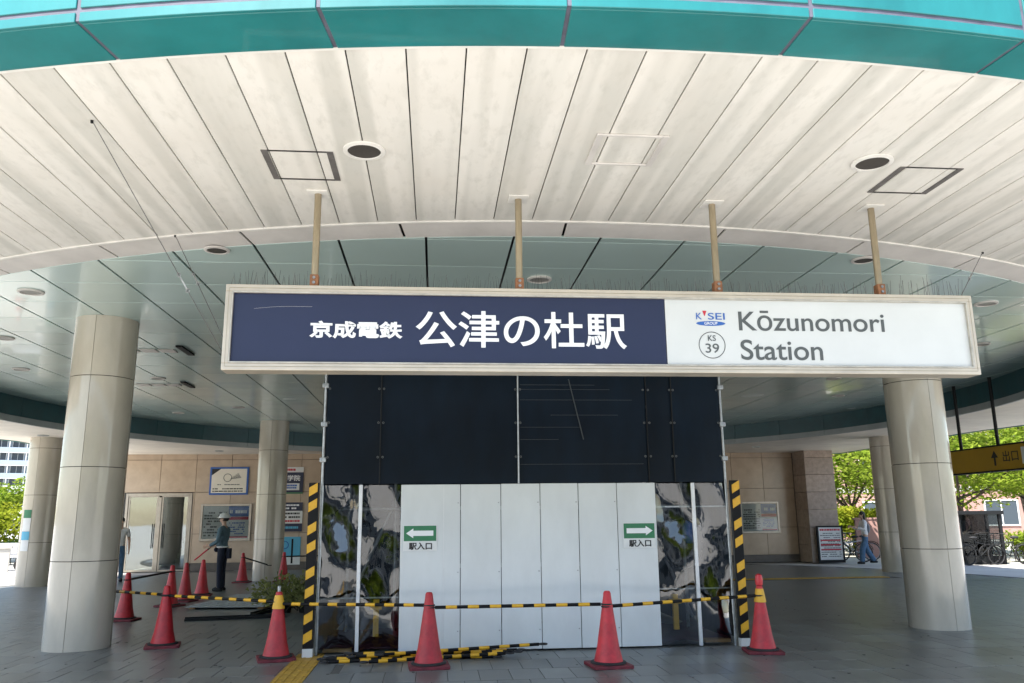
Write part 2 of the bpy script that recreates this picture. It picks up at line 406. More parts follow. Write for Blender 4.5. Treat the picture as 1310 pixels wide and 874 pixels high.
cpart(ringstrip(D, rectprof(RI - .03, RI - .002, ZS - .014, ZS + .02), A0, A1, 96), 'inner_trim', M['soffit_trim'])
# rim: underside panels, lip panels, upper fascia panels
step = R(4.80); ph = R(-92.6)
for k in range(-9, 10):
    a = ph + k * step + R(.045); b = ph + (k + 1) * step - R(.045)
    cpart(ringstrip(D, rectprof(RO + .034, RF, ZS - .025, ZS + .015), a, b, 8), 'rim_underside_panel', M['fascia'], bevel=.003)
    cpart(ringstrip(D, rectprof(RF + .004, RF + .03, ZS - .027, ZS + .035), a, b, 8), 'rim_lip_panel', M['fascia'], bevel=.003)
    cpart(ringstrip(D, rectprof(RF + .004, RF + .03, ZS + .065, ZS + 1.2), a, b, 8), 'fascia_panel', M['fascia'], bevel=.003)
cpart(ringstrip(D, rectprof(RO + .036, RF + .022, ZS - .017, ZS + 1.18), A0, A1, 96), 'rim_sealant', M['fascia_joint'])
# cove between the white soffit and the green ceiling
for k in range(-9, 9):
    a = R(-90 - 1.0) + k * R(7.0) + R(.06); b = a + R(7.0) - R(.12)
    cpart(ringstrip(D, [(RI - .34, ZG + .004), (RI - .03, ZS - .004), (RI - .03, ZS + .012), (RI - .34, ZG + .02)], a, b, 8), 'cove_panel', M['cove'])
# green ceiling panels clipped to the lens between the front arc and the teal ring
def clip(poly, c, r, n=120):
    if len(poly) < 3: return []
    for i in range(n):
        t = 2 * math.pi * i / n; nx, ny = math.cos(t), math.sin(t); lim = r
        d = [(x - c.x) * nx + (y - c.y) * ny - lim for x, y in poly]
        if max(d) <= 0: continue
        out = []
        for j in range(len(poly)):
            p, q = poly[j], poly[(j + 1) % len(poly)]; dp, dq = d[j], d[(j + 1) % len(poly)]
            if dp <= 0: out.append(p)
            if dp * dq < 0:
                s = dp / (dp - dq); out.append((p[0] + (q[0] - p[0]) * s, p[1] + (q[1] - p[1]) * s))
        poly = out
        if len(poly) < 3: return []
    cl = []
    for p in poly:
        if not cl or math.hypot(p[0] - cl[-1][0], p[1] - cl[-1][1]) > .004: cl.append(p)
    if len(cl) > 2 and math.hypot(cl[0][0] - cl[-1][0], cl[0][1] - cl[-1][1]) < .004: cl.pop()
    return cl if len(cl) > 2 else []
PXG, PYG = .893, .907
farg = MB(); cands = []
for i in range(-13, 14):
    for j in range(-4, 24):
        x0 = -.115 + i * PXG; y0 = 9.80 + j * PYG
        poly = [(x0 + .013, y0 + .007), (x0 + PXG - .013, y0 + .007), (x0 + PXG - .013, y0 + PYG - .007), (x0 + .013, y0 + PYG - .007)]
        poly = clip(clip(poly, D, RI - .345), C, RR - .01)
        if poly: cands.append((y0 + .25 * abs(x0 - C.x), poly))
cands.sort(key=lambda q: q[0])
for q, (d, poly) in enumerate(cands):
    if q < 240: cpart(MB().prism(poly, ZG, ZG + .02), 'ceiling_panel', M['green'], bevel=.002 if q < 120 else 0)
    else: farg.prism(poly, ZG, ZG + .02)
put(cpart(farg, 'far_ceiling_panels', M['green']), kind='stuff')
cpart(MB().prism(arcpts(RR + .1, 0, 2 * math.pi, 90, C)[:-1], ZS + .11, ZS + .16), 'ceiling_backing', M['joint'])
# teal ring, lip and low soffit behind
B0, B1 = R(-41), R(221)
for k in range(32):
    a = B0 + (B1 - B0) * k / 32; b = B0 + (B1 - B0) * (k + 1) / 32 - R(.06)
    cpart(ringstrip(C, rectprof(RR, RR + .06, 3.97, ZS + .1), a, b, 4), 'ring_panel', M['teal_ring'])
    cpart(ringstrip(C, rectprof(RR + .012, RR + .07, ZL - .03, 3.966), a, b, 4), 'ring_lip', M['ring_lip'])
def rlow(t):
    dx, dy = math.cos(t), math.sin(t); r = 14.2
    if dy > .2:
        s = 1e9
        if dx > 1e-6: s = min(s, (15.0 - C.x) / dx)
        if dx < -1e-6: s = min(s, (-11.6 - C.x) / dx)
        s = min(s, (29.6 - C.y) / dy)
        if s > r: r = s
    return r
ls = MB(); nn = 130; vs_ = []
for i in range(nn + 1):
    t = B0 + (B1 - B0) * i / nn; ro = rlow(t)
    for r, z in ((RR + .071, ZL), (ro, ZL), (ro, ZL + .02), (RR + .071, ZL + .02)): vs_.append((C.x + r * math.cos(t), C.y + r * math.sin(t), z))
ls.add(vs_, [(i * 4 + j, (i + 1) * 4 + j, (i + 1) * 4 + (j + 1) % 4, i * 4 + (j + 1) % 4) for i in range(nn) for j in range(4)])
cpart(ls, 'low_soffit', M['low_soffit'])
rf = MB(); rv = []
for i in range(160):
    t = 2 * math.pi * i / 160; dx, dy = math.cos(t), math.sin(t); r = rlow(t)
    w = Vector((C.x - D.x, C.y - D.y)); bq = w.x * dx + w.y * dy; cq = w.length_squared - (RF) ** 2
    rd = -bq + math.sqrt(bq * bq - cq)
    if dy < -.45: r = rd
    rv.append((C.x + r * math.cos(t), C.y + r * math.sin(t)))
rf.prism(rv, ZS + .7, ZS + .95); cpart(rf, 'roof_slab', M['roof'])  # unseen slab, added to block light, trimmed so sun reaches the left ground
# eaves of the low roof
ev = MB(); vs_ = []
for i in range(nn + 1):
    t = B0 + (B1 - B0) * i / nn; ro = rlow(t)
    for r, z in ((ro + .002, ZL - .02), (ro + .06, ZL - .02), (ro + .06, ZS + .69), (ro + .002, ZS + .69)): vs_.append((C.x + r * math.cos(t), C.y + r * math.sin(t), z))
ev.add(vs_, [(i * 4 + j, (i + 1) * 4 + j, (i + 1) * 4 + (j + 1) % 4, i * 4 + (j + 1) % 4) for i in range(nn) for j in range(4)])
cpart(ev, 'low_roof_fascia', M['fascia'])
# ceiling fittings
def hatch(x0, y0, x1, y1, gap=True):
    w = .05
    if gap:
        for a in ((x0, x0 + w, y0, y1), (x1 - w, x1, y0, y1)): cpart(MB().box(*a, ZS - .007, ZS - .001), 'hatch_gap', M['hatch'])
        for a in ((x0 + w, x1 - w, y0, y0 + .014), (x0 + w, x1 - w, y1 - .016, y1)): cpart(MB().box(*a, ZS - .007, ZS - .001), 'hatch_gap', M['joint'])
    else:
        for a in ((x0, x0 + w, y0, y1), (x1 - w, x1, y0, y1), (x0 + w, x1 - w, y0, y0 + .03), (x0 + w, x1 - w, y1 - .03, y1)):
            cpart(MB().box(*a, ZS - .016, ZS - .001), 'hatch_frame', M['cove'], bevel=.003)
hatch(-1.39, 6.10, -.83, 6.66); hatch(1.2, 5.63, 1.76, 6.17, False); hatch(3.86, 6.05, 4.42, 6.60)
def rose(x, y, z, r, name, m, ringm):
    o = cpart(MB().lathe([(r, -.002), (r, -.016), (r * .80, -.022), (r * .78, -.006)], 32, (x, y, z), close=False), name, ringm, True)
    cpart(MB().lathe([(r * .785, -.012), (.001, -.012), (.001, -.005), (r * .785, -.005)], 32, (x, y, z), close=False), 'grille', m, True)
for x, y in ((-.58, 6.05), (3.57, 5.98)): rose(x, y, ZS, .165, 'speaker_ring', M['grille'], M['soffit_trim'])
for x, y in ((-2.31, 8.45), (4.76, 8.36)): rose(x, y, ZG, .13, 'downlight_ring', M['grille'], M['cove'])
for x, y in ((-4.99, 10.23), (7.45, 10.12), (1.22, 9.33), (-6.63, 12.94), (-7.65, 15.66), (-6.72, 22.04), (-4.93, 20.93), (9.15, 12.7), (-5.5, 16.6), (8.3, 16.2), (9.6, 18.6)):
    rose(x, y, ZG, .15, 'downlight_ring', M['lamp'], M['cove'])
for x, y in ((-4.77, 13.82), (-5.75, 17.41)):
    b = MB()
    for k in range(3): b.box(x - .42 + k * .3, x - .16 + k * .3, y - .12, y + .12, ZG - .02, ZG - .002)
    cpart(b, 'air_vent', M['cove'], bevel=.01)
    cpart(MB().box(x + .56, x + .66, y - .42, y + .3, ZG - .03, ZG - .002), 'vent_slot', M['dark_metal'])
for x, y in ((-8.9, 24.5), (-7.0, 27.5), (10.6, 26.4), (-10.2, 22.4)): rose(x, y, ZL, .14, 'downlight_ring', M['lamp'], M['ring_lip'])

# ------------------------------------------------------------------ columns
def column(x, y, zt, rot, label, rows):
    o = empty('column', (x, y, 0), rot, label, 'column', 'tiled columns of the round hall')
    r = .41
    MB().lathe([(r - .02, 0), (r - .02, zt + .01)], 48).build('column_core', M['joint'], o, True)
    edges = [0] + rows + [zt + .004]
    for z0, z1 in zip(edges[:-1], edges[1:]):
        for k in range(4):
            a0 = math.pi / 2 * k + .007; a1 = math.pi / 2 * (k + 1) - .007
            ringstrip(Vector((0, 0)), rectprof(r - .015, r, z0 + (.005 if z0 else 0), z1 - .005), a0, a1, 14).build('cladding_panel', M['column'], o, True)
    return o
column(-4.66, 11.80, ZG, 0, 'cream tiled column standing nearest on the left, beside the cones', [1.11, 2.33, 3.56])
column(7.29, 11.80, ZG, 0, 'cream tiled column standing in front on the right, below the sign end', [1.11, 2.33, 3.56])
column(-4.62, 24.1, ZG, 0, 'cream tiled column between the guard and the stacked plants', [1.11, 2.33, 3.56])
column(-10.48, 23.3, ZL, 0, 'sunlit cream tiled column at far left with notices stuck on it', [1.11, 2.33, 3.56])
column(13.25, 23.2, ZL, 0, 'shaded tiled column behind the front right one, beside the walking woman', [1.11, 2.33, 3.56])

# ------------------------------------------------------------------ station building behind
bld = empty('station_building', (1.8, 29, 0), 0, 'granite clad station building wall behind the hall with glass doors', 'building')
def bpart(mb, name, m, smooth=False, bevel=0):
    o = mb.build(name, m, None, smooth, bevel); o.parent = bld; o.matrix_parent_inverse = Matrix.Translation((-1.8, -29, 0)); return o
WY = 28.95
body = MB().box(-8.15, 14.0, WY + .06, 40, 0, 5).box(-10.4, -8.15, WY + .06, 40, 2.6, 5).box(-10.4, -8.15, 33, 40, 0, 2.6).box(-10.4, -10.3, WY + .06, 33, 0, 2.6)
bpart(body, 'wall_core', M['grout'])  # building body behind the tiles, put in to block light
xe = [-10.42 + 1.17 * k for k in range(21)]
ze = [.25, 1.2, 2.57, 3.66, 4.2]
for k in range(20):
    for z0, z1 in zip(ze[:-1], ze[1:]):
        if k < 2 and z0 < 2.5: continue
        if xe[k] > 12.9: continue
        bpart(MB().box(xe[k] + .006, min(xe[k + 1], 12.94) - .006, WY, WY + .05, z0 + .006, z1 - .006), 'wall_tile', M['granite'], bevel=.003)
bpart(MB().box(-8.06, 12.94, WY - .02, WY + .04, 0, .246), 'skirting', M['skirt'])
bpart(MB().box(-8.14, -8.085, WY + .002, WY + .05, .25, 2.56), 'wall_edge', M['granite'])
for k in range(3):
    for z0, z1 in zip(ze[:-1], ze[1:]): bpart(MB().box(-10.46, -10.41, WY + .02 + k * 1.17, WY + 1.18 + k * 1.17, z0 + .005, z1 - .005), 'wall_tile', M['granite'])
# glass doors
dr = empty('entrance_door', (0, 0, 0)); dr.parent = bld; dr.matrix_parent_inverse = Matrix.Translation((-1.8, -29, 0))
f = MB().box(-10.30, -10.22, WY - .03, WY + .09, 0, 2.55).box(-8.23, -8.15, WY - .03, WY + .09, 0, 2.55).box(-10.22, -8.23, WY - .03, WY + .09, 2.46, 2.55).box(-9.24, -9.14, WY - .025, WY + .08, 0, 2.42)
f.build('frame', M['steel'], dr, bevel=.004)
for a, b_ in ((-10.22, -9.24), (-9.14, -8.23)):
    MB().box(a + .06, b_ - .06, WY + .02, WY + .032, .06, 2.42).build('pane', M['glass'], dr)
    MB().box(a, a + .058, WY + .005, WY + .05, 0, 2.458).box(b_ - .058, b_, WY + .005, WY + .05, 0, 2.458).box(a + .058, b_ - .058, WY + .005, WY + .05, 0, .058).box(a + .058, b_ - .058, WY + .005, WY + .05, 2.422, 2.458).build('leaf_frame', M['steel'], dr)
for x in (-9.36, -9.03): MB().tube((x, WY - .06, .75), (x, WY - .06, 1.55), .016).tube((x, WY - .06, .85), (x, WY + .02, .85), .01).tube((x, WY - .06, 1.45), (x, WY + .02, 1.45), .01).build('handle', M['dark_metal'], dr, True)
# stair seen through the doors
st = MB()
for k in range(12): st.box(-9.0, -8.2, 30.2 + k * .22, 30.2 + (k + 1) * .22, 0, .17 * (k + 1))
bpart(st, 'inner_stair', M['concrete']); bpart(MB().box(-10.28, -8.16, 29.1, 33, -.02, -.002), 'inner_floor', M['concrete'])
# stone pillar at the right end
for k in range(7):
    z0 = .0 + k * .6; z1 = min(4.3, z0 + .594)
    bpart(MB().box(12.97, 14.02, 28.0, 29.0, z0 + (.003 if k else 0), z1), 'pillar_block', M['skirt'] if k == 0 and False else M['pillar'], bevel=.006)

# signs and boards on the wall ------------------------------------------------
def scribble(parent, x0, x1, z0, z1, y, rows, m, dens=.8, th=.5):
    """rows of small printed bars standing for unreadably small print"""
    b = MB(); h = (z1 - z0) / rows
    for k in range(rows):
        z = z1 - h * (k + .5); x = x0
        while x < x1 - .02:
            w = random.uniform(.03, .14) * (x1 - x0) + .01
            if random.random() < dens: b.box(x, min(x + w, x1), y - .0015, y + .001, z - h * th / 2, z + h * th / 2)
            x += w + .012 * (x1 - x0) + .004
    o = b.build('small_print', m, parent); put(o, kind='stuff'); return o
e = empty('wall_sign', (-6.97, WY - .04, 2.48), 0, 'cream advertising sign with blue border and swoosh emblem, above the notice board', 'sign')
def wbox(parent, x0, x1, y0, y1, z0, z1, name, m, bevel=0):
    o = MB().box(x0, x1, y0, y1, z0, z1).build(name, m, None, bevel=bevel); o.parent = parent; o.matrix_parent_inverse = Matrix.Translation(-Vector(parent.location)); return o
def reparent(o, parent): o.parent = parent; o.matrix_parent_inverse = Matrix.Translation(-Vector(parent.location)); return o
wbox(e, -7.61, -6.33, WY - .05, WY - .004, 2.48, 3.41, 'border', M['blue'], .004); wbox(e, -7.55, -6.39, WY - .056, WY - .051, 2.54, 3.35, 'face', M['cream'])
sw = MB().torus((-7.02, WY - .06, 3.05), .13, .009, 'y', 26, 4)
for k in range(9):
    sw.add([(-6.98, WY - .06, 2.99), (-6.66 + k * .012, WY - .06, 3.22 - k * .02), (-6.67 + k * .012, WY - .06, 3.205 - k * .02)], [(0, 1, 2)])
reparent(sw.build('emblem', M['letter_grey']), e)
reparent(scribble(None, -7.35, -6.6, 2.78, 2.86, WY - .057, 1, M['letter_grey'], .95, .35), e); reparent(scribble(None, -7.5, -6.5, 2.56, 2.72, WY - .057, 2, M['letter_black'], .9, .45), e)
reparent(MB().add([(-7.55, WY - .058, 3.35), (-7.25, WY - .058, 3.35), (-7.55, WY - .058, 3.13)], [(0, 1, 2)]).build('corner_mark', M['letter_black']), e)
def board(x0, x1, z0, z1, label):
    e = empty('notice_board', ((x0 + x1) / 2, WY, z0), 0, label, 'notice board')
    f = MB().box(x0, x0 + .07, WY - .07, WY - .004, z0, z1).box(x1 - .07, x1, WY - .07, WY - .004, z0, z1).box(x0 + .07, x1 - .07, WY - .07, WY - .004, z0, z0 + .07).box(x0 + .07, x1 - .07, WY - .07, WY - .004, z1 - .07, z1)
    reparent(f.build('frame', M['steel'], bevel=.004), e)
    wbox(e, x0 + .07, x1 - .07, WY - .03, WY - .01, z0 + .07, z1 - .07, 'backing', M['paper'])
    m = x0 + (x1 - x0) * .55
    wbox(e, m, x1 - .09, WY - .034, WY - .031, z1 - .42, z1 - .08, 'blue_poster', M['blue']); wbox(e, m, x1 - .09, WY - .034, WY - .031, z1 - .53, z1 - .43, 'red_strip', M['red_print'])
    wbox(e, m, x1 - .09, WY - .034, WY - .031, z0 + .09, z0 + .15, 'red_strip', M['red_print'])
    reparent(scribble(None, m + .03, x1 - .15, z1 - .35, z1 - .18, WY - .036, 1, M['letter_white'], .9, .6), e)
    for q, mm in ((0, M['letter_grey']), (1, M['blue'])):
        reparent(scribble(None, x0 + .12 if q == 0 else m + .04, m - .06 if q == 0 else x1 - .2, z0 + .14 if q == 0 else z0 + .2, z1 - (.25 if q == 0 else .6), WY - .036, 9 if q == 0 else 6, mm, .75, .55), e)
    wbox(e, x0 + .07, x1 - .07, WY - .056, WY - .05, z0 + .07, z1 - .07, 'pane', M['clear_glass'])
board(-7.83, -6.17, .96, 2.18, 'steel framed notice board behind the guard with map and blue poster')
board(10.84, 12.28, 1.0, 2.1, 'steel framed notice board on the shaded wall beside the stone pillar')
e = empty('wall_sign', (-4.85, WY, 2.55), 0, 'navy cram school sign with white panel, uppermost beside the middle column', 'sign')
wbox(e, -5.3, -4.5, WY - .04, WY - .004, 2.55, 3.22, 'face', M['navy']); wbox(e, -5.3, -4.5, WY - .04, WY - .004, 3.224, 3.4, 'top_strip', M['paper']); wbox(e, -5.2, -4.62, WY - .044, WY - .041, 2.62, 2.85, 'white_panel', M['paper'])
reparent(lettering('lettering', '進学院', -5.25, -4.6, 2.93, 3.13, WY - .042, M['letter_white'], None, .02), e)
reparent(scribble(None, -5.12, -4.7, 2.66, 2.82, WY - .046, 2, M['blue'], .95, .7), e); reparent(scribble(None, -5.1, -4.7, 3.25, 3.37, WY - .042, 1, M['red_print'], .9, .6), e)
wbox(e, -5.3, -4.5, WY - .039, WY - .004, 2.5, 2.546, 'lower_edge', M['green_print'])
e = empty('wall_sign', (-4.82, WY, 1.24), 0, 'navy and white clinic sign, middle one beside the middle column', 'sign')
wbox(e, -5.3, -4.48, WY - .04, WY - .004, 1.93, 2.21, 'upper_band', M['navy']); wbox(e, -5.3, -4.48, WY - .04, WY - .004, 1.51, 1.926, 'face', M['paper']); wbox(e, -5.3, -4.48, WY - .04, WY - .004, 1.24, 1.506, 'lower_band', M['navy'])
reparent(scribble(None, -5.2, -4.6, 1.96, 2.17, WY - .042, 2, M['letter_white'], .9, .5), e); reparent(scribble(None, -5.2, -4.55, 1.66, 1.9, WY - .042, 2, M['letter_black'], .9, .5), e); reparent(scribble(None, -5.2, -4.55, 1.54, 1.64, WY - .042, 1, M['red_print'], .95, .6), e); reparent(scribble(None, -5.2, -4.6, 1.3, 1.45, WY - .042, 1, M['lightblue'], .8, .5), e)
e = empty('wall_poster', (-4.8, WY, .17), 0, 'light blue poster lowest on the wall behind the plants', 'poster')
wbox(e, -5.28, -4.5, WY - .03, WY - .004, .45, 1.07, 'face', M['lightblue']); wbox(e, -5.28, -4.5, WY - .03, WY - .004, .16, .446, 'white_strip', M['paper'])
reparent(MB().torus((-5.02, WY - .033, .8), .12, .014, 'y', 20, 4).build('round_mark', M['blue']), e); wbox(e, -4.8, -4.74, WY - .036, WY - .031, .2, 1.0, 'dark_bar', M['dark_metal'])
e = empty('poster_stand', (13.6, 27.85, 0), 0, 'standing poster board with red and white notice leaning before the stone pillar', 'poster board')
f = MB().box(13.13, 14.07, 27.84, 27.9, 0, .10).box(13.13, 13.19, 27.84, 27.9, .1, 1.24).box(14.01, 14.07, 27.84, 27.9, .1, 1.24).box(13.19, 14.01, 27.84, 27.9, 1.19, 1.24)
reparent(f.build('frame', M['dark_metal']), e); wbox(e, 13.19, 14.01, 27.855, 27.89, .1, 1.19, 'sheet', M['paper'])
reparent(scribble(None, 13.24, 13.96, 1.06, 1.15, 27.854, 1, M['red_print'], .95, .7), e)
reparent(scribble(None, 13.24, 13.96, .18, 1.02, 27.854, 12, M['letter_grey'], .85, .35), e)
for z in (.42, .58, .73): wbox(e, 13.24, 13.96, 27.850, 27.854, z, z + .045, 'red_bar', M['red_print'])
e = empty('column_notice', (-10.55, 22.9, 1.3), 0, 'green, white and blue notices stuck on the sunlit far left column', 'notice')
def curved(z0, z1, m, a0, a1): reparent(ringstrip(Vector((-10.48, 23.3)), rectprof(.413, .417, z0, z1), a0, a1, 6).build('notice_sheet', m), e)
aa, ab = R(-124), R(-92)
curved(1.74, 1.95, M['green_print'], aa, ab); curved(1.40, 1.736, M['paper'], aa, ab); curved(1.18, 1.396, M['lightblue'], aa, ab); curved(.9, 1.176, M['paper'], aa, ab)

# ------------------------------------------------------------------ station name sign
sg = empty('station_sign', (1.57, 6.9, 2.84), 0, 'long hanging station name sign, navy left part and white right part in aluminium frame', 'sign')
def spart(mb, name, m, smooth=False, bevel=0): return reparent(mb.build(name, m, None, smooth, bevel), sg)
X0, X1, Z0, Z1, YF, YB = -1.79, 4.94, 2.835, 3.58, 6.9, 7.1
for q, (a, b_, c_, d_) in enumerate(((X0, X1, Z1 - .06, Z1), (X0, X1, Z0, Z0 + .06), (X0, X0 + .055, Z0 + .06, Z1 - .06), (X1 - .055, X1, Z0 + .06, Z1 - .06))):
    spart(MB().box(a, b_, YF, YB, c_, d_), 'frame_rail', M['alu'], bevel=.006)
for a, b_, c_, d_ in ((X0 + .03, X1 - .03, Z1 - .034, Z1 - .029), (X0 + .03, X1 - .03, Z0 + .029, Z0 + .034), (X0 + .027, X0 + .031, Z0 + .034, Z1 - .034), (X1 - .031, X1 - .027, Z0 + .034, Z1 - .034)):
    spart(MB().box(a, b_, YF - .0015, YF + .004, c_, d_), 'frame_groove', M['bronze'])
i0, i1, k0, k1 = X0 + .055, X1 - .055, Z0 + .06, Z1 - .06
for a, b_, c_, d_ in ((i0, i1, k1 - .014, k1), (i0, i1, k0, k0 + .014), (i0, i0 + .012, k0 + .014, k1 - .014), (i1 - .012, i1, k0 + .014, k1 - .014)):
    spart(MB().box(a, b_, YF - .008, YF + .02, c_, d_), 'inner_bead', M['bead'], bevel=.002)
XM = 2.03
spart(MB().box(i0, XM - .003, YF + .022, YB - .01, k0, k1), 'navy_panel', M['navy']); spart(MB().box(XM + .003, i1, YF + .022, YB - .01, k0, k1), 'white_panel', M['white'])
spart(MB().box(X0 + .02, X1 - .02, YB - .008, YB + .004, Z0 + .02, Z1 - .02), 'back_plate', M['alu'])
YT = YF + .021
reparent(lettering('lettering', '京成電鉄', -1.079, -.29, 3.118, 3.272, YT, M['letter_white'], None, .034), sg)
reparent(lettering('lettering', '公津の杜駅', -.18, 1.673, 3.045, 3.375, YT, M['letter_white'], None, .013), sg)
reparent(lettering('lettering', 'Kōzunomori', 2.704, 4.076, 3.225, 3.412, YT, M['letter_grey'], None, .008), sg)
reparent(lettering('lettering', 'Station', 2.706, 3.466, 2.958, 3.143, YT, M['letter_grey'], None, .008), sg)
reparent(lettering('lettering', 'K', 2.313, 2.365, 3.325, 3.385, YT, M['blue'], None, .004), sg); reparent(lettering('lettering', 'SEI', 2.422, 2.578, 3.324, 3.386, YT, M['blue'], None, .004), sg)
spart(MB().add([(2.372, YT - .002, 3.405), (2.412, YT - .002, 3.405), (2.392, YT - .002, 3.352)], [(0, 1, 2)]), 'logo_wedge', M['red_print'])
el = MB(); el.add([(2.445 + .134 * math.cos(t), YT - .002, 3.288 + .022 * math.sin(t)) for t in [2 * math.pi * i / 32 for i in range(32)]], [tuple(range(32))])
spart(el, 'logo_ellipse', M['blue']); reparent(lettering('lettering', 'GROUP', 2.385, 2.505, 3.276, 3.301, YT - .003, M['letter_white'], None, .004), sg)
spart(MB().torus((2.445, YT - .001, 3.091), .119, .0035, 'y', 40, 4), 'number_circle', M['letter_grey'])
reparent(lettering('lettering', 'KS', 2.410, 2.482, 3.128, 3.180, YT, M['letter_grey'], None, .004), sg); reparent(lettering('lettering', '39', 2.383, 2.507, 3.020, 3.104, YT, M['letter_grey'], None, .004), sg)
for x in (-1.06, .73, 2.54, 4.09):
    p = spart(MB().tube((x, 6.96, Z1 + .1), (x, 6.96, ZS - .004), .031, None, 16), 'hanging_pole', M['bronze'], True)
    spart(MB().box(x - .09, x + .09, 6.87, 7.05, ZS - .014, ZS - .002), 'ceiling_plate', M['soffit_trim'], bevel=.003)
    spart(MB().box(x - .036, x + .036, 6.918, 7.0, Z1 + .001, Z1 + .105), 'bracket', M['rust'], bevel=.004)
    for z in (.03, .075): spart(MB().tube((x, 6.905, Z1 + z), (x, 6.919, Z1 + z), .013, None, 6), 'bolt', M['galv'])
sp = MB(); x = X0 + .03
while x < X1 - .02:
    if min(abs(x - q) for q in (-1.06, .73, 2.54, 4.09)) > .06:
        y = random.choice((6.94, 6.99, 7.04)); l = random.uniform(.09, .15) * (1.35 if x > 4.2 else 1)
        sp.tube((x, y, Z1), (x + random.uniform(-.02, .02), y + random.uniform(-.03, .03), Z1 + l), .0021, .0014, 3, cap=False)
    x += random.uniform(.018, .034)
put(spart(sp, 'bird_spikes', M['wire']), kind='stuff')
sc = MB().path([(-1.55 + .027 * k, YF + .0212, 3.372 + .008 * math.sin(k * .22) + .0016 * k) for k in range(19)], .0008, 3); spart(sc, 'scratch', M['alu2'])
# stay wires with turnbuckles
def stay(a, b, label, tb=.45, fit=True):
    a, b = Vector(a), Vector(b); e = empty('stay_wire', b, 0, label, 'wire', 'stay wires of the hanging sign')
    reparent(MB().tube(a, b, .0035, None, 5).build('cable', M['wire']), e)
    d = (b - a).normalized()
    if fit:
        c0 = a.lerp(b, tb); reparent(MB().tube(c0 - d * .06, c0 + d * .06, .007, None, 6).torus(c0 - d * .075, .013, .004, 'y', 10, 4).torus(c0 + d * .075, .013, .005, 'y', 10, 4).build('turnbuckle', M['galv']), e)
    reparent(MB().tube(a + Vector((0, 0, .0)), a + Vector((0, 0, -.02)), .012, .009, 8).build('anchor', M['dark_metal']), e)
stay((-2.5, 5.7, ZS - .002), (-1.76, 7.1, 2.9), 'slack thin wire running from the outer white soffit to the sign left end', .62)
stay((-2.6, 8.0, ZS - .06), (-1.76, 7.1, 3.0), 'thin wire from the soffit inner edge down to the sign left end', .4)
stay((5.93, 8.0, ZS - .06), (4.93, 7.1, 3.55), 'thin wire from the soffit edge down to the sign right end', .5)

# ------------------------------------------------------------------ site hoarding (fence, sheets, scaffold)
HY = 10.6
ho = empty('site_hoarding', (1.2, HY, 0), 0, 'temporary construction enclosure with white panels, clear corner panels and dark sheets above', 'hoarding')
def hpart(mb, name, m, smooth=False, bevel=0): return reparent(mb.build(name, m, None, smooth, bevel), ho)
pe = [-.43, .325, .84, 1.345, 1.84, 2.345, 2.86]
for a, b_ in zip(pe[:-1], pe[1:]):
    dz = random.uniform(-.004, .004)
    hpart(MB().box(a + .004, b_ - .004, HY + random.uniform(-.004, .004), HY + .04, .02, 2.035 + dz), 'panel', M['panel'], bevel=.006)
for a in pe[1:-1]:
    for z in (.25, .95, 1.8): hpart(MB().tube((a - .03, HY - .012, z), (a - .03, HY + .002, z), .008, None, 8), 'screw', M['galv'])
hpart(MB().box(.11, .116, HY - .007, HY - .005, .03, 2.02), 'panel_seam', M['alu2'])
hpart(MB().box(-.4, 2.8, HY + .065, HY + .09, .25, .31).box(-.4, 2.8, HY + .045, HY + .09, 1.0, 1.05), 'rear_rail', M['galv'])
for a, b_ in ((-1.40, -.955), (-.905, -.435), (2.865, 3.335), (3.385, 3.80)):
    # bowed clear sheet: a slightly buckled surface
    mb = MB(); nx, nz = 16, 60
    vv = []
    for i in range(nx + 1):
        for j in range(nz + 1):
            u, w = i / nx, j / nz
            vv.append((a + (b_ - a) * u, HY + .02 + .028 * math.sin(u * math.pi) * math.sin(w * 6.5 + a * 3) + .005 * math.sin(w * 15 + u * 4), .03 + 2.0 * w))
    mb.add(vv, [(i * (nz + 1) + j, (i + 1) * (nz + 1) + j, (i + 1) * (nz + 1) + j + 1, i * (nz + 1) + j + 1) for i in range(nx) for j in range(nz)])
    hpart(mb, 'clear_panel', M['vinyl'], True)
for x in (-.93, 3.36): hpart(MB().box(x - .022, x + .022, HY - .012, HY + .03, .01, 2.035), 'post', M['alu2'], bevel=.004)
for x in (-1.415, 3.815): hpart(MB().tube((x, HY + .03, 0), (x, HY + .03, 4.36), .019, None, 12), 'scaffold_tube', M['galv'], True)
for x0, x1, z in ((-1.40, -.95, .66), (-.91, -.44, .66), (2.87, 3.33, .70), (3.39, 3.80, .70), (2.87, 3.33, 1.73), (3.39, 3.80, 1.73)): hpart(MB().box(x0, x1, HY + .045, HY + .06, z - .009, z + .009), 'clear_rail', M['galv'])
she = [(-1.39, -.70), (-.70, 1.07), (1.07, 2.78), (2.79, 3.14), (3.13, 3.79)]
for q, (a, b_) in enumerate(she):
    mb = MB(); nx, nz = 14, 16; vv = []
    for i in range(nx + 1):
        for j in range(nz + 1):
            u, w = i / nx, j / nz
            vv.append((a + (b_ - a) * u, HY + .01 + q % 2 * .006 + .012 * math.sin(u * math.pi) * math.sin(w * 5 + q), 2.045 + 2.31 * w))
    mb.add(vv, [(i * (nz + 1) + j, (i + 1) * (nz + 1) + j, (i + 1) * (nz + 1) + j + 1, i * (nz + 1) + j + 1) for i in range(nx) for j in range(nz)])
    hpart(mb, 'dark_sheet', M['sheet'], True)
    for z in (2.28, 2.72, 3.16, 3.6):
        for x in (a + .03, b_ - .03): hpart(MB().torus((x, HY - .006, z + .1), .011, .004, 'y', 12, 5), 'eyelet', M['eyelet'], True)
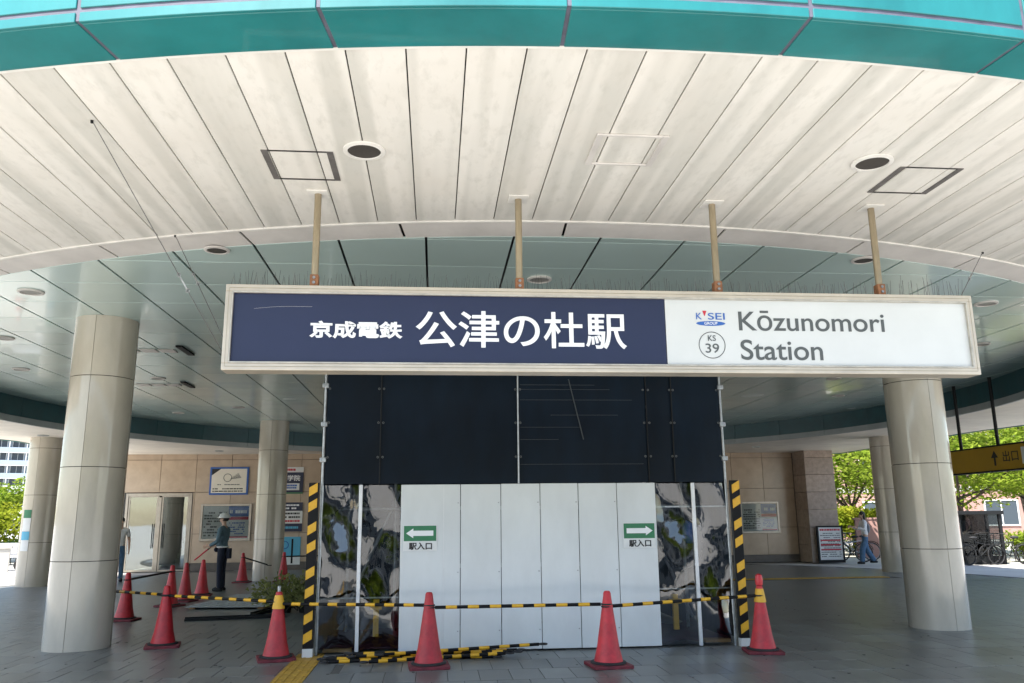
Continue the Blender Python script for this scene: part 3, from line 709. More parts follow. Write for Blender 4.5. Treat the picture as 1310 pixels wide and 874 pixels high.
hpart(MB().tube((1.07, HY - .015, 2.04), (1.07, HY - .015, 4.36), .012, None, 8), 'sheet_cord', M['galv'], True)
for x in (-.70, 2.785, 3.13): hpart(MB().tube((x, HY - .012, 2.05), (x, HY - .012, 4.35), .008, None, 6), 'sheet_cord', M['dark_metal'])
for x in (-1.415, 3.815):
    for z in (2.35, 2.8, 3.3): hpart(MB().box(x - .04, x + .04, HY - .02, HY + .06, z - .03, z + .03), 'clamp', M['galv'], bevel=.008)
sl = MB()  # thin bars on the sheet standing for scaffold seen through it
for z, a, b_ in ((3.32, 1.1, 2.1), (3.26, 1.1, 2.3), (2.92, 1.5, 2.4), (2.6, 1.1, 1.6), (2.28, 1.1, 2.72), (3.12, 1.1, 2.6), (2.76, 1.1, 1.9)): sl.box(a, b_, HY - .008, HY - .005, z, z + .004)
sl.tube((1.75, HY - .008, 3.4), (1.93, HY - .008, 2.6), .007, None, 5)
put(hpart(sl, 'scaffold_lines', M['scaffold_line']), kind='stuff')
# sides and back of the enclosure
for x in (-1.44, 3.84): hpart(MB().box(x - .004, x + .004, HY + .07, 16.2, .02, 4.36), 'side_sheet', M['sheet'])
hpart(MB().box(-1.436, 3.836, 16.2, 16.21, .02, 4.36), 'back_sheet', M['sheet'])
sca = []
for x in (-1.2, -.55, 3.05, 3.6): sca.append(((x, 11.9, 0), (x, 11.9, 4.3)))
for x in (-1.2, 3.6): sca.append(((x, 13.6, 0), (x, 13.6, 4.3)))
for z in (1.75, 3.2): sca += [((-1.35, 11.85, z), (3.75, 11.85, z))]
sca += [((-1.3, 12.0, .2), (-.5, 12.0, 2.0)), ((2.9, 12.0, 2.0), (3.7, 12.0, .2))]
for a, b_ in sca: hpart(MB().tube(a, b_, .0243, None, 10), 'scaffold_tube', M['galv'], True)
tp = MB(); tp.add([(-1.4 + 5.2 * i / 24, 10.75 + 1.6 * j / 8, .02 + .06 * random.random() + .10 * (j / 8) * random.random()) for i in range(25) for j in range(9)], [(i * 9 + j, (i + 1) * 9 + j, (i + 1) * 9 + j + 1, i * 9 + j + 1) for i in range(24) for j in range(8)])
hpart(tp, 'ground_tarp', M['tarp'], True)
for x in (-.72, 3.12): hpart(MB().box(x - .035, x + .035, 10.82, 10.88, .18, .62).box(x - .07, x + .07, 10.80, 10.90, .5, .56), 'yellow_bracket', M['yellow'], bevel=.005)
hpart(MB().box(-1.35, -1.0, 10.72, 10.86, .02, .06).box(3.45, 3.78, 10.7, 10.84, .03, .07), 'timber_offcut', M['timber'])
hs = [(-1.1 + .25 * math.cos(t), 11.0, 1.4 + .4 * math.sin(t)) for t in [k * .3 for k in range(20)]]
hpart(MB().path(hs, .014, 6), 'hose', M['rubber'], True)
hs = [(3.3 + .28 * math.cos(t), 11.0, 1.25 + .33 * math.sin(t)) for t in [k * .3 for k in range(21)]]
hpart(MB().path(hs, .014, 6), 'hose', M['rubber'], True)
hpart(MB().ball((3.42, 11.05, 1.4), .1, .08, .16), 'blue_bag', M['blue'], True)

# arrow signs on the hoarding
def arrow_sign(x0, dirn, label):
    e = empty('arrow_sign', (x0, HY - .01, 1.24), 0, label, 'sign', 'entrance arrow signs on the hoarding')
    x1 = x0 + .42; Y = HY - .012
    wbox(e, x0, x1, Y, Y + .004, 1.215, 1.53, 'sheet', M['paper'])
    wbox(e, x0 + .008, x1 - .008, Y - .002, Y - .0005, 1.335, 1.522, 'green_field', M['green_print'])
    zc = 1.43; pts = [(.035, 0), (.125, .06), (.125, .032), (.375, .032), (.375, -.032), (.125, -.032), (.125, -.06)]
    if dirn > 0: pts = [(.42 - a, b_) for a, b_ in pts]
    reparent(MB().add([(x0 + a, Y - .004, zc + b_) for a, b_ in pts], [(0, 1, 2), (2, 3, 4, 5), (0, 2, 5), (0, 5, 6)]).build('arrow', M['letter_white']), e)
    reparent(lettering('lettering', '駅入口', x0 + .07, x0 + .36, 1.228, 1.318, Y - .001, M['letter_black'], None, .03), e)
arrow_sign(-.39, -1, 'green sign with white arrow pointing left on the hoarding left part')
arrow_sign(2.41, 1, 'green sign with white arrow pointing right on the hoarding right part')

# striped posts
def striped(x, y, label, flip):
    e = empty('striped_post', (x, y, 0), 0, label, 'post', 'black and yellow striped posts')
    MB().box(-.062, .062, -.03, .03, .10, 2.06).build('board', M['black'], e, bevel=.004)
    MB().box(-.062, .062, -.05, .05, 0, .10).build('foot', M['white'], e, bevel=.008)
    for z in (.22, .44, .74, .96, 1.27, 1.49, 1.77, 1.96):
        a = -.055 if flip else -.03; b_ = .062
        a, b_ = (-.058, .045) if not flip else (-.045, .058)
        MB().add([(a, -.0335, z - .07), (b_, -.0335, z - .01), (b_, -.0335, z + .10), (a, -.0335, z + .04), (a, -.0302, z - .07), (b_, -.0302, z - .01), (b_, -.0302, z + .10), (a, -.0302, z + .04)],
                 [(0, 1, 2, 3), (7, 6, 5, 4), (0, 4, 5, 1), (1, 5, 6, 2), (2, 6, 7, 3), (3, 7, 4, 0)]).build('stripe', M['yellow'], e)
striped(-1.50, 10.54, 'black and yellow striped post at the left corner of the hoarding', False)
striped(3.90, 10.54, 'black and yellow striped post at the right corner of the hoarding', True)

# ------------------------------------------------------------------ cones and bars
cone_body = MB().lathe([(.165, .03), (.16, .06), (.125, .2), (.075, .53), (.045, .74), (.042, .775), (.03, .795), (.001, .80)], 28, close=False).mesh('cone_body', M['cone'], True)
cone_base = MB().prism([(.21 * math.cos(R(45 + 90 * k)) * 1.3 + .03 * math.cos(R(q)), .21 * math.sin(R(45 + 90 * k)) * 1.3 + .03 * math.sin(R(q))) for k in range(4) for q in (90 * k, 90 * k + 45, 90 * k + 90)], 0, .035).mesh('base', M['cone_base'], bevel=.006)
cone_wt = MB().lathe([(.155, .036), (.195, .036), (.198, .046), (.19, .056), (.158, .060)], 24).mesh('weight_ring', M['rubber'], True)
def cone(x, y, label, s=1.0, sleeve=False, lamp=False, bar_ring=False):
    e = empty('traffic_cone', (x, y, 0), random.uniform(-.5, .5), label, 'cone', 'red traffic cones around the work site')
    e.scale = (s, s, s); e.rotation_euler = (random.uniform(-.012, .012), random.uniform(-.012, .012), e.rotation_euler.z)
    inst('cone_body', cone_body, e); inst('base', cone_base, e); inst('weight_ring', cone_wt, e)
    if sleeve: MB().lathe([(.072, .60), (.047, .755), (.049, .757), (.077, .597)], 24).build('yellow_sleeve', M['yellow'], e, True)
    if lamp: MB().lathe([(.03, .79), (.045, .80), (.05, .86), (.04, .92), (.02, .935), (.001, .94)], 18).build('warning_lamp', M['baton'], e, True)
    if sleeve and not lamp: MB().lathe([(.02, .79), (.022, .86), (.012, .87), (.001, .872)], 12).build('lamp_stub', M['galv'], e, True)
    return e
CN = [(-5.15, 14.85, 'red cone close behind the front left column'), (-3.54, 11.7, 'red cone standing alone right of the front left column'),
      (-5.10, 17.1, 'red cone behind the lone left cone, first of the row towards the guard'), (-5.1, 18.05, 'red cone in the row left of the guard, second before him'), (-5.12, 19.4, 'red cone nearest to the guard boots on his left'),
      (-5.1, 23.2, 'red cone to the right of the guard by the wall'), (-4.05, 23.3, 'red cone right against the middle column, beside the plants'),
      (-1.85, 10.42, 'red cone with yellow sleeve left of the striped post'), (-.05, 9.66, 'red cone in front of the hoarding left panels'), (1.92, 9.40, 'red cone in front of the hoarding right panels'), (3.94, 10.05, 'red cone with yellow sleeve and red lamp right of the hoarding')]
for q, (x, y, l) in enumerate(CN): cone(x, y, l, .97 if q not in (8, 9) else 1.0, q in (7, 10), q == 10)
def ringat(e, p, r=.05, ax='z'): return MB().torus(p, r, .010, ax, 18, 6).build('end_ring', M['rubber'], e, True)
def bar(a, b, label, group, ring=.055, sag=0, ax='z', ln=None, ring_h=True, yel=True):
    a, b = Vector(a), Vector(b); e = empty('cone_bar', a, 0, label, 'bar', group); d = (b - a); L = d.length; d.normalize()
    mb = MB(); r = .019; s0 = ring + .01; n = 15; seg = (L - 2 * s0) / n
    for k in range(n):
        p = d * (s0 + seg * k); q = d * (s0 + seg * (k + 1))
        mb.tube(p, q, r if k % 2 == 0 or not yel else r + .001, None, 12, 1 if (k % 2 and yel) else 0)
    o = mb.build('tube', [M['black'], M['yellow']], e, True)
    ringat(e, (0, 0, 0), ring, ax); ringat(e, d * L, ring, ax)
    return e
bg_ = 'striped bars hung between the cones'
zb = .655
def on(i, z=zb): return (CN[i][0], CN[i][1], z)
bar((-5.1, 12.95, zb), on(1), 'striped bar from behind the front left column to the lone cone', bg_)
bar(on(1, zb - .01), on(7, zb), 'striped bar between the lone left cone and the yellow sleeved cone', bg_)
bar(on(7, zb - .025), on(8), 'striped bar passing the left striped post in front of the clear panel', bg_)
bar(on(8, zb - .025), on(9), 'striped bar across the white panels between two front cones', bg_)
bar(on(9, zb - .025), on(10), 'striped bar in front of the right clear panels', bg_)
bar(on(0), on(2), 'dark bar between the two cones behind the front left column', bg_, yel=False)
bar(on(5), (-4.35, 22.9, .45), 'dark bar sloping from the cone right of the guard to the middle column', bg_, yel=False)
bar(on(6), (-2.1, 23.2, .68), 'dark bar from the cone at the middle column towards the plants', bg_, yel=False)
cone(-5.1, 12.95, 'red cone hidden behind the front left column, holding a striped bar end')
gl = 'striped bars lying in a heap before the hoarding'
for q, (xa, ya, xb, yb, z, lab) in enumerate([(-1.25, 10.12, .65, 10.30, .02, 'striped bar lying lowest at the front of the heap'), (-1.30, 10.32, .75, 10.18, .022, 'striped bar lying in the heap with left end towards the striped post'),
      (-1.0, 10.42, 1.0, 10.26, .058, 'striped bar lying crosswise on top of the heap'), (-.95, 10.2, 1.05, 10.38, .06, 'striped bar in the heap whose right end rises towards the panels'),
      (-.62, 10.05, 1.32, 10.40, .095, 'striped bar on top of the heap with its ring end furthest right'), (-1.2, 10.45, .8, 10.44, .02, 'striped bar of the heap lying closest to the panels'), (-.78, 9.98, .9, 10.22, .03, 'striped bar of the heap with its left ring lying in front')]):
    bar((xa, ya - .08, z), (xb, yb - .06, z + (.02 if q > 3 else 0)), lab, gl, .045)

# ------------------------------------------------------------------ items on the floor at left
e = empty('floor_plates', (-3.7, 17.6, 0), R(-8), 'grey chequer plate lying on the floor near the guard', 'metal plate')
pl = MB().box(-.75, .75, -1.3, 1.3, .04, .052)
pl.build('sheet', M['plate'], e)
st = MB()
for i in range(14):
    for j in range(24):
        x, y = -.7 + i * .108, -1.25 + j * .108; a = .03 if (i + j) % 2 else -.03
        st.box(x - .03 if a > 0 else x - .008, x + .03 if a > 0 else x + .008, y - .008 if a > 0 else y - .03, y + .008 if a > 0 else y + .03, .052, .058)
put(st.build('tread_studs', M['galv'], e), kind='stuff')
MB().box(-.7, -.6, -1.2, 1.2, 0, .04).box(.6, .7, -1.2, 1.2, 0, .04).build('bearer', M['timber'], e)
for q, (x, y, rz, l, lab) in enumerate([(-2.75, 16.6, -14, 3.0, 'dark flat bar lying beside the chequer plate'), (-2.45, 17.2, -16, 3.2, 'long dark bar lying between the plate and the plants'), (-3.3, 14.7, -80, 1.6, 'dark flat bar lying crosswise in front of the chequer plate')]):
    put(MB().box(-.05, .05, -l / 2, l / 2, 0, .035).box(-.05, -.04, -l / 2, l / 2, .035, .06).build('steel_bar', M['dark_metal'], None, loc=(x, y, 0), rz=R(rz)), lab, 'bar', 'steel bars on the floor')
def leaves(mb, c, rx, ry, rz, n, size, shell=.55, flat=.4):
    for _ in range(n):
        while True:
            p = Vector((random.uniform(-1, 1), random.uniform(-1, 1), random.uniform(-1, 1)))
            if p.length <= 1: break
        if p.length > 0: p = p.normalized() * (p.length ** shell)
        q = Vector((c[0] + p.x * rx, c[1] + p.y * ry, c[2] + p.z * rz))
        u = Vector((random.gauss(0, 1), random.gauss(0, 1), random.gauss(0, flat))).normalized(); w = u.cross(Vector((random.gauss(0, .6), random.gauss(0, .6), 1)).normalized())
        if w.length < .1: continue
        w.normalize(); s = size * random.uniform(.6, 1.35)
        mb.add([q - u * s, q + w * s * .5, q + u * s, q - w * s * .5], [(0, 1, 2, 3)])
e = empty('cut_plants', (-2.35, 15.6, 0), 0, 'heap of leafy cut plants in pots beside the left striped post', 'plants')
pm = MB()
for _ in range(1500):
    base = Vector((random.uniform(-.55, .55), random.uniform(-.5, .5), .12)); dr_ = Vector((random.gauss(0, .7), random.gauss(0, .7), random.uniform(.2, 1))).normalized()
    p = base + dr_ * random.uniform(.1, .55) * Vector((1, 1, .9)).length / 1.7; l = random.uniform(.14, .26); w = dr_.cross(Vector((random.gauss(0, 1), random.gauss(0, 1), .3))).normalized() * .028
    tip = p + dr_ * l * .6 + Vector((0, 0, -.05)); pm.add([p - w * .4, p + dr_ * l * .35 - w, tip, p + dr_ * l * .35 + w], [(0, 1, 2, 3)])
pm.build('foliage', M['leaf_cut'], e)
sm = MB()
for _ in range(30): a = Vector((random.uniform(-.45, .45), random.uniform(-.4, .4), .05)); sm.tube(a, a + Vector((random.gauss(0, .2), random.gauss(0, .2), random.uniform(.25, .55))), .008, .004, 5)
sm.build('stems', M['bark'], e)
for x in (-.3, .05, .35): MB().lathe([(.10, 0), (.13, .2), (.14, .2), (.14, .22), (.12, .22), (.11, .18), (.001, .18)], 18, (x, 0, 0)).build('pot', M['dark_metal'], e, True)

# ------------------------------------------------------------------ people
def skin_mesh(name, nodes, edges, m, parent, sub=2):
    me = bpy.data.meshes.new(name + '_cage'); me.from_pydata([n_[0] for n_ in nodes], edges, [])
    o = bpy.data.objects.new('cage', me); COL.objects.link(o)
    md = o.modifiers.new('s', 'SKIN'); md.use_smooth_shade = True; md.branch_smoothing = .3
    for i, n_ in enumerate(nodes):
        r = n_[1]; me.skin_vertices[0].data[i].radius = r if isinstance(r, tuple) else (r, r)
    me.skin_vertices[0].data[0].use_root = True
    s2 = o.modifiers.new('ss', 'SUBSURF'); s2.levels = sub; s2.render_levels = sub
    dg = bpy.context.evaluated_depsgraph_get(); out = bpy.data.meshes.new_from_object(o.evaluated_get(dg)); out.name = name
    bpy.data.objects.remove(o); bpy.data.meshes.remove(me)
    out.materials.clear(); out.materials.append(m)
    for p in out.polygons: p.use_smooth = True
    return inst(name, out, parent)

def person(loc, rz, label, s, top_m, leg_m, arms, legs, sleeves=True, wide=1.0, head_turn=0, hairlong=False, lean=0, shoe=None, helmet=False, sex=1.0):
    """local frame: faces +Y. arms = [(elbow, wrist, dir)], legs = [(knee, ankle)] for left(-x) and right(+x)"""
    e = empty('person', loc, rz, label, 'person'); e.scale = (s, s, s)
    L = lambda z: Vector((0, lean * (z - .95), z))
    sh = .185 * sex
    nodes = [(L(.95), (.135, .10)), (L(1.12), (.12, .09)), (L(1.30), (.15, .105)), (L(1.42), (.12, .085)), (L(1.50), .052), (L(1.56) + Vector((0, .01, 0)), .055), (L(1.63) + Vector((0, .02, 0)), (.075, .088)), (L(1.71) + Vector((0, .015, 0)), (.066, .082))]
    ed = [(i, i + 1) for i in range(7)]
    nodes.append((L(1.615) + Vector((0, .125, 0)), .012)); ed.append((6, 8))             # nose
    cloth_t = [(L(.88), (.152, .118)), (L(1.12), (.138, .105)), (L(1.30), (.165, .12)), (L(1.43), (.135, .10)), (L(1.53), .068)]; ct_e = [(i, i + 1) for i in range(4)]
    tro = [(L(1.06), (.14, .108)), (L(.90), (.15, .115))]; tr_e = [(0, 1)]
    hands = []
    for k, sx in enumerate((-1, 1)):
        S_ = L(1.42) + Vector((sx * sh, 0, -.01)); E, W_, hd = arms[k]; E, W_, hd = Vector(E), Vector(W_), Vector(hd).normalized()
        b = len(nodes); palm = W_ + hd * .07
        nodes += [(S_, .055), (E, .042), (W_, .028), (palm, (.038, .018))]; ed += [(3, b), (b, b + 1), (b + 1, b + 2), (b + 2, b + 3)]
        side = hd.cross(Vector((1, 0, .2))).normalized()
        for q in range(4):
            o_ = side * (-.03 + .02 * q); l = (.06, .075, .07, .055)[q]; c = len(nodes)
            nodes += [(palm + o_ + hd * .03, .0095), (palm + o_ + hd * (.03 + l * .6) + Vector((-sx * .006, 0, -.008)), .009), (palm + o_ + hd * (.03 + l * .9) + Vector((-sx * .02, 0, -.02)), .008)]
            ed += [(b + 3, c), (c, c + 1), (c + 1, c + 2)]
        c = len(nodes); nodes += [(W_ + hd * .035 - side * .035, .011), (W_ + hd * .075 - side * .055, .0095)]; ed += [(b + 3, c), (c, c + 1)]
        hands.append(palm)
        t = len(cloth_t); endp = W_ if sleeves else S_.lerp(E, .75)
        if sleeves: cloth_t += [(S_, .07), (E, .056), (W_ - hd * .01, .042)]; ct_e += [(3, t), (t, t + 1), (t + 1, t + 2)]
        else: cloth_t += [(S_, .07), (endp, .062)]; ct_e += [(3, t), (t, t + 1)]
        K, A = [Vector(v) for v in legs[k]]; Hh = L(.90) + Vector((sx * .085, 0, -.02)); fd = Vector((0, 1, 0))
        b = len(nodes); nodes += [(Hh, .085), (K, .055), (A, .038), (A + fd * .13 + Vector((0, 0, -.05)), .03)]; ed += [(0, b), (b, b + 1), (b + 1, b + 2), (b + 2, b + 3)]
        t = len(tro); tro += [(Hh, .098), (K, .072 * wide), (A + Vector((0, .01, -.045)), .066 * wide)]; tr_e += [(1, t), (t, t + 1), (t + 1, t + 2)]
        sh_ = MB().ball((A.x, A.y + .05, A.z - .06), .05, .14, .065, 14, 6, z0=-.55); sh_.build('shoe', shoe or M['dark_metal'], e, True)
    skin_mesh('body', nodes, ed, M['skin'], e); skin_mesh('top', cloth_t, ct_e, top_m, e); skin_mesh('trousers', tro, tr_e, leg_m, e)
    hc = L(1.68) + Vector((0, .005, 0))
    for sx in (-1, 1):
        MB().ball((hc.x + sx * .03, hc.y + .088, hc.z - .02), .009, .008, .007, 8, 5).build('eye', M['letter_black'], e)
        MB().ball((hc.x + sx * .082, hc.y + .0, hc.z - .03), .012, .02, .03, 8, 5).build('ear', M['skin'], e, True)
    if helmet:
        h = MB().ball((hc.x, hc.y, hc.z + .01), .115, .135, .12, 20, 8, z0=-.05); h.add([(hc.x + .128 * math.cos(t), hc.y + .02 + .165 * math.sin(t), hc.z + .0) for t in [2 * math.pi * i / 20 for i in range(20)]] + [(hc.x + .128 * math.cos(t), hc.y + .02 + .165 * math.sin(t), hc.z + .012) for t in [2 * math.pi * i / 20 for i in range(20)]],
            [tuple(range(20))[::-1], tuple(range(20, 40))] + [(i, (i + 1) % 20, 20 + (i + 1) % 20, 20 + i) for i in range(20)])
        h.build('helmet', M['helmet'], e, True); MB().ball((hc.x, hc.y - .022, hc.z - .01), .088, .088, .09, 14, 7, z0=-.7).build('hair', M['hair'], e, True)
    else:
        MB().ball((hc.x, hc.y - .018, hc.z + .018), .092, .10, .10, 16, 8, z0=-.35).build('hair', M['hair'], e, True)
        if hairlong: MB().ball((hc.x, hc.y - .06, hc.z - .09), .085, .055, .17, 14, 8).build('back_hair', M['hair'], e, True)
    return e, hands
ST = [((-.09, .01, .50), (-.095, -.02, .10)), ((.09, .02, .50), (.10, .0, .10))]
gd, hn = person((-5.0, 20.55, 0), R(78), 'security guard in white helmet and blue shirt holding a red baton', 1.0, M['shirt_blue'], M['navy_cloth'],
    [((-.25, .02, 1.14), (-.2, .25, 1.04), (.1, 1, -.1)), ((.24, .03, 1.15), (.17, .28, 1.03), (-.1, 1, -.05))], ST, True, 1.0, helmet=True)
belt = MB().torus((0, 0, 0), .138, .022, 'z', 24, 6).build('belt', M['white_cloth'], gd, True); belt.location = (0, .002, 1.01); belt.scale = (1.08, .86, 1)
MB().box(-.07, .07, -.2, -.12, .74, .98).build('hip_pouch', M['navy_cloth'], gd, bevel=.02); MB().ball((-.02, .15, .95), .08, .05, .06).build('front_pouch', M['navy_cloth'], gd, True)
bt = empty('signal_baton', (-5.0, 20.55, 0), R(78), 'red signalling baton held low by the guard', 'baton')
MB().tube((.17, .33, 1.04), (.17, .47, .94), .016, None, 10).build('grip', M['black'], bt, True); MB().tube((.17, .465, .944), (.17, .78, .70), .019, .016, 12).build('red_tube', M['baton'], bt, True)
person((-8.75, 24.4, 0), R(-150), 'person in white shirt and dark blue trousers half hidden behind the front left column', .98, M['white_cloth'], M['denim'],
    [((-.25, -.03, 1.15), (-.24, .08, .92), (0, .2, -1)), ((.25, -.03, 1.15), (.24, .08, .92), (0, .2, -1))], ST, False)
wm, hn = person((14.35, 26.9, 0), R(82), 'woman in white top and wide blue jeans walking past the bicycles', .96, M['white_cloth'], M['denim'],
    [((-.23, .08, 1.16), (-.14, .30, 1.22), (.1, 1, .3)), ((.22, .12, 1.17), (.16, .36, 1.25), (-.1, 1, .2))],
    [((-.09, .16, .50), (-.09, .20, .10)), ((.09, -.03, .50), (.09, -.30, .13))], True, 1.45, hairlong=True, lean=.06, shoe=M['dark_metal'], sex=.92)
MB().ball((0, -.12, 1.2), .12, .06, .17, 12, 7).build('shoulder_bag', M['grey_cloth'], wm, True)
person((18.6, 27.7, 0), R(60), 'person in pink top standing behind the dark glass shelter', .96, M['pink_cloth'], M['grey_cloth'],
    [((-.25, -.03, 1.15), (-.2, .15, .98), (0, .6, -.6)), ((.25, -.03, 1.15), (.2, .15, .98), (0, .6, -.6))], ST, False)

# ------------------------------------------------------------------ bicycles
def bicycle():
    e = empty('bicycle'); r = .33
    for x in (-.54, .54):
        w = MB().torus((x, 0, r), r - .018, .018, 'y', 32, 6).build('wheel', M['rubber'], e, True)
        sp = MB().torus((x, 0, r), r - .045, .009, 'y', 32, 5)
        for k in range(16): t = 2 * math.pi * k / 16; sp.tube((x, .02 * (-1) ** k, r), (x + (r - .05) * math.cos(t), 0, r + (r - .05) * math.sin(t)), .0022, None, 4)
        sp.tube((x, -.05, r), (x, .05, r), .02, None, 10); o = sp.build('rim', M['galv'], w, True)
    f = MB(); bb = (-.08, 0, .28); seat = (-.22, 0, .72); head = (.36, 0, .80); hb = (.40, 0, .62)
    for a, b_, t in ((bb, seat, .016), (bb, hb, .018), (seat, hb, .015), ((-.54, .04, r), bb, .01), ((-.54, -.04, r), bb, .01), ((-.54, .04, r), (-.19, 0, .62), .009), ((-.54, -.04, r), (-.19, 0, .62), .009), (head, hb, .018), (hb, (.54, .05, r), .012), (hb, (.54, -.05, r), .012), (head, (.34, 0, .98), .013), (seat, (-.25, 0, .84), .013)): f.tube(a, b_, t, None, 8)
    f.build('frame', M['galv'], e, True)
    MB().path([(.18, -.28, .98), (.30, -.24, 1.0), (.34, 0, .99), (.30, .24, 1.0), (.18, .28, .98)], .012, 8).build('handlebar', M['galv'], e, True)
    for s in (-1, 1): MB().tube((.08, .285 * s, .975), (.20, .28 * s, .983), .017, None, 8).build('grip', M['rubber'], e, True)
    MB().ball((-.27, 0, .87), .14, .075, .045, 14, 6).build('saddle', M['rubber'], e, True)
    b = MB()
    for k in range(5): z = .68 + .06 * k; q = .12 + .012 * k; b.path([(.56 - q, -q - .04, z), (.60 + q, -q - .04, z), (.60 + q, q + .04, z), (.56 - q, q + .04, z), (.56 - q, -q - .04, z)], .004, 4)
    for sx, sy in ((-1, -1), (1, -1), (-1, 1), (1, 1), (0, -1), (0, 1), (1, 0)): b.tube((.58 + sx * .14, sy * .16, .68), (.58 + sx * .185, sy * .205, .92), .004, None, 4)
    b.build('basket', M['galv'], e)
    b = MB().tube((-.08, -.06, .28), (-.08, .06, .28), .02, None, 8).tube((-.08, .06, .28), (.02, .08, .16), .009).tube((-.08, -.06, .28), (-.18, -.08, .40), .009).box(-.03, .07, .08, .16, .15, .17).box(-.23, -.13, -.16, -.08, .39, .41); b.build('crank', M['dark_metal'], e)
    MB().path([(-.54 + .365 * math.cos(t), 0, .33 + .365 * math.sin(t)) for t in [R(20 + 18 * k) for k in range(9)]], .014, 5).build('mudguard', M['dark_metal'], e, True)
    MB().tube((-.5, .06, .3), (-.62, .16, .01), .009).build('kickstand', M['galv'], e)
    return e
bk0 = bicycle()
bl = [(15.2, 29.2, R(172), 'silver bicycle parked side on behind the walking woman'), (14.75, 28.9, R(128), 'silver bicycle with basket parked closest to the poster stand'), (17.6, 25.7, R(8), 'dark bicycle parked in front of the glass shelter'), (18.5, 25.75, R(165), 'dark bicycle parked at the right end of the glass shelter, by the planter')]
for q, (x, y, rz, lab) in enumerate(bl):
    o = bk0 if q == 0 else copy_tree(bk0); o.location = (x, y, -.03); o.rotation_euler.z = rz; put(o, lab, 'bicycle', 'parked bicycles')
    if q >= 2:
        for ch in list(o.children) + [g_ for c_ in o.children for g_ in c_.children]:
            if ch.data.materials[0] == M['galv']: ch.data = ch.data.copy(); ch.data.materials[0] = M['dark_metal']
# shelter
e = empty('glass_shelter', (17.7, 26.6, -.03), R(-10), 'low dark framed glass shelter behind the bicycles at right', 'shelter')
for x in (-1.15, -.35, .95):
    for y in (-.45, .45): MB().box(x - .045, x + .045, y - .045, y + .045, 0, 1.60).build('post', M['dark_metal'], e)
MB().box(-1.25, 1.05, -.58, .58, 1.60, 1.72).build('roof', M['dark_metal'], e, bevel=.01)
for x0, x1 in ((-1.1, -.4), (-.3, .9)):
    for y in (-.45, .45): MB().box(x0, x1, y - .005, y + .005, .3, 1.6).build('pane', M['dark_glass'], e)
MB().box(-1.1, .9, -.46, -.44, 0, .28).build('lower_panel', M['dark_metal'], e); MB().box(-1.1, .9, .46, .48, 0, .95).build('rear_panel', M['dark_metal'], e); MB().box(-1.1, .9, .2, .42, .42, .46).box(-1, -.95, .2, .42, 0, .42).box(.75, .8, .2, .42, 0, .42).build('bench', M['timber'], e)
# amber overhead sign at right
e = empty('overhead_sign', (11.6, 15.2, 2.5), 0, 'amber overhead direction sign with black arrow hanging at right', 'sign')
SY0, SY1, SX = 12.6, 17.75, 11.5
wbox(e, SX, SX + .18, SY0, SY1, 2.47, 2.95, 'face', M['sign_amber'], .004)
for z0, z1 in ((2.44, 2.468), (2.952, 2.98)): wbox(e, SX - .015, SX + .195, SY0 - .01, SY1 + .01, z0, z1, 'edge_trim', M['dark_metal'])
for y in (15.97, 17.18): reparent(MB().tube((SX + .09, y, 2.98), (SX + .09, y, ZG if (Vector((SX, y)) - C).length < RR else ZL), .035, None, 12).build('hanging_pole', M['dark_metal'], None, True), e)
def yz(pts, fs, name, m): return reparent(MB().add([(SX - .004, y, z) for y, z in pts], fs).build(name, m), e)
ya = 16.0
yz([(ya, 2.87), (ya - .11, 2.72), (ya + .11, 2.72), (ya - .03, 2.74), (ya + .03, 2.74), (ya - .03, 2.56), (ya + .03, 2.56)], [(0, 1, 2), (3, 4, 6, 5)], 'arrow', M['letter_black'])
reparent(lettering('lettering', '出口', 15.75, 15.3, 2.62, 2.84, SX - .002, M['letter_black'], None, .005, (-1, 0)), e)
wbox(e, SX - .006, SX - .001, 14.75, 15.2, 2.55, 2.88, 'pictogram_plate', M['paper'])
yz([(15.08, 2.62), (15.0, 2.62), (15.0, 2.8), (14.87, 2.8), (14.87, 2.62)], [(0, 1, 2), (0, 2, 3, 4)], 'pictogram', M['letter_grey']).location.x -= .003

# ------------------------------------------------------------------ trees, planting, far buildings
def tree(name, label, loc, h, cr, n, m, trunk_h=.42, lsize=.16, group=None, seed=0, flat=.4, r0=.14, wide=1.0):
    random.seed(seed + 11); e = empty(name, loc, random.uniform(0, 6), label, 'tree', group)
    tb = MB(); lb = MB(); top = Vector((random.uniform(-.3, .3), random.uniform(-.3, .3), h * trunk_h))
    tb.tube((0, 0, -.1), top * .5, r0, r0 * .8, 10); tb.tube(top * .5, top, r0 * .8, r0 * .62, 10)
    nl = 8
    for k in range(nl):
        t = 2 * math.pi * k / nl + random.uniform(-.3, .3); el = random.uniform(.25, 1.15)
        d = Vector((math.cos(t) * math.cos(el) * wide, math.sin(t) * math.cos(el) * wide, math.sin(el) * (h * (1 - trunk_h)) / cr * .75))
        mid = top * random.uniform(.85, 1.05) + d * cr * .45 + Vector((0, 0, random.uniform(-.1, .2))); end = top + d * cr * .95
        tb.tube(top * random.uniform(.75, 1), mid, r0 * .42, r0 * .28, 7); tb.tube(mid, end, r0 * .28, r0 * .08, 6)
        for q in range(7):
            c = mid.lerp(end, random.uniform(.05, 1.15)) + Vector((random.gauss(0, cr * .17), random.gauss(0, cr * .17), random.gauss(0, cr * .12)))
            tb.tube(mid.lerp(end, random.uniform(.1, .8)), c, r0 * .10, r0 * .04, 5)
            k_ = random.uniform(.16, .30) * cr
            leaves(lb, c, k_ * 1.3, k_ * 1.3, k_ * .55, n // (nl * 7), lsize, .6, flat)
    tb.build('trunk', M['bark'], e, True); lb.build('crown', m, e); return e
tg = 'broadleaf trees beyond the hall'
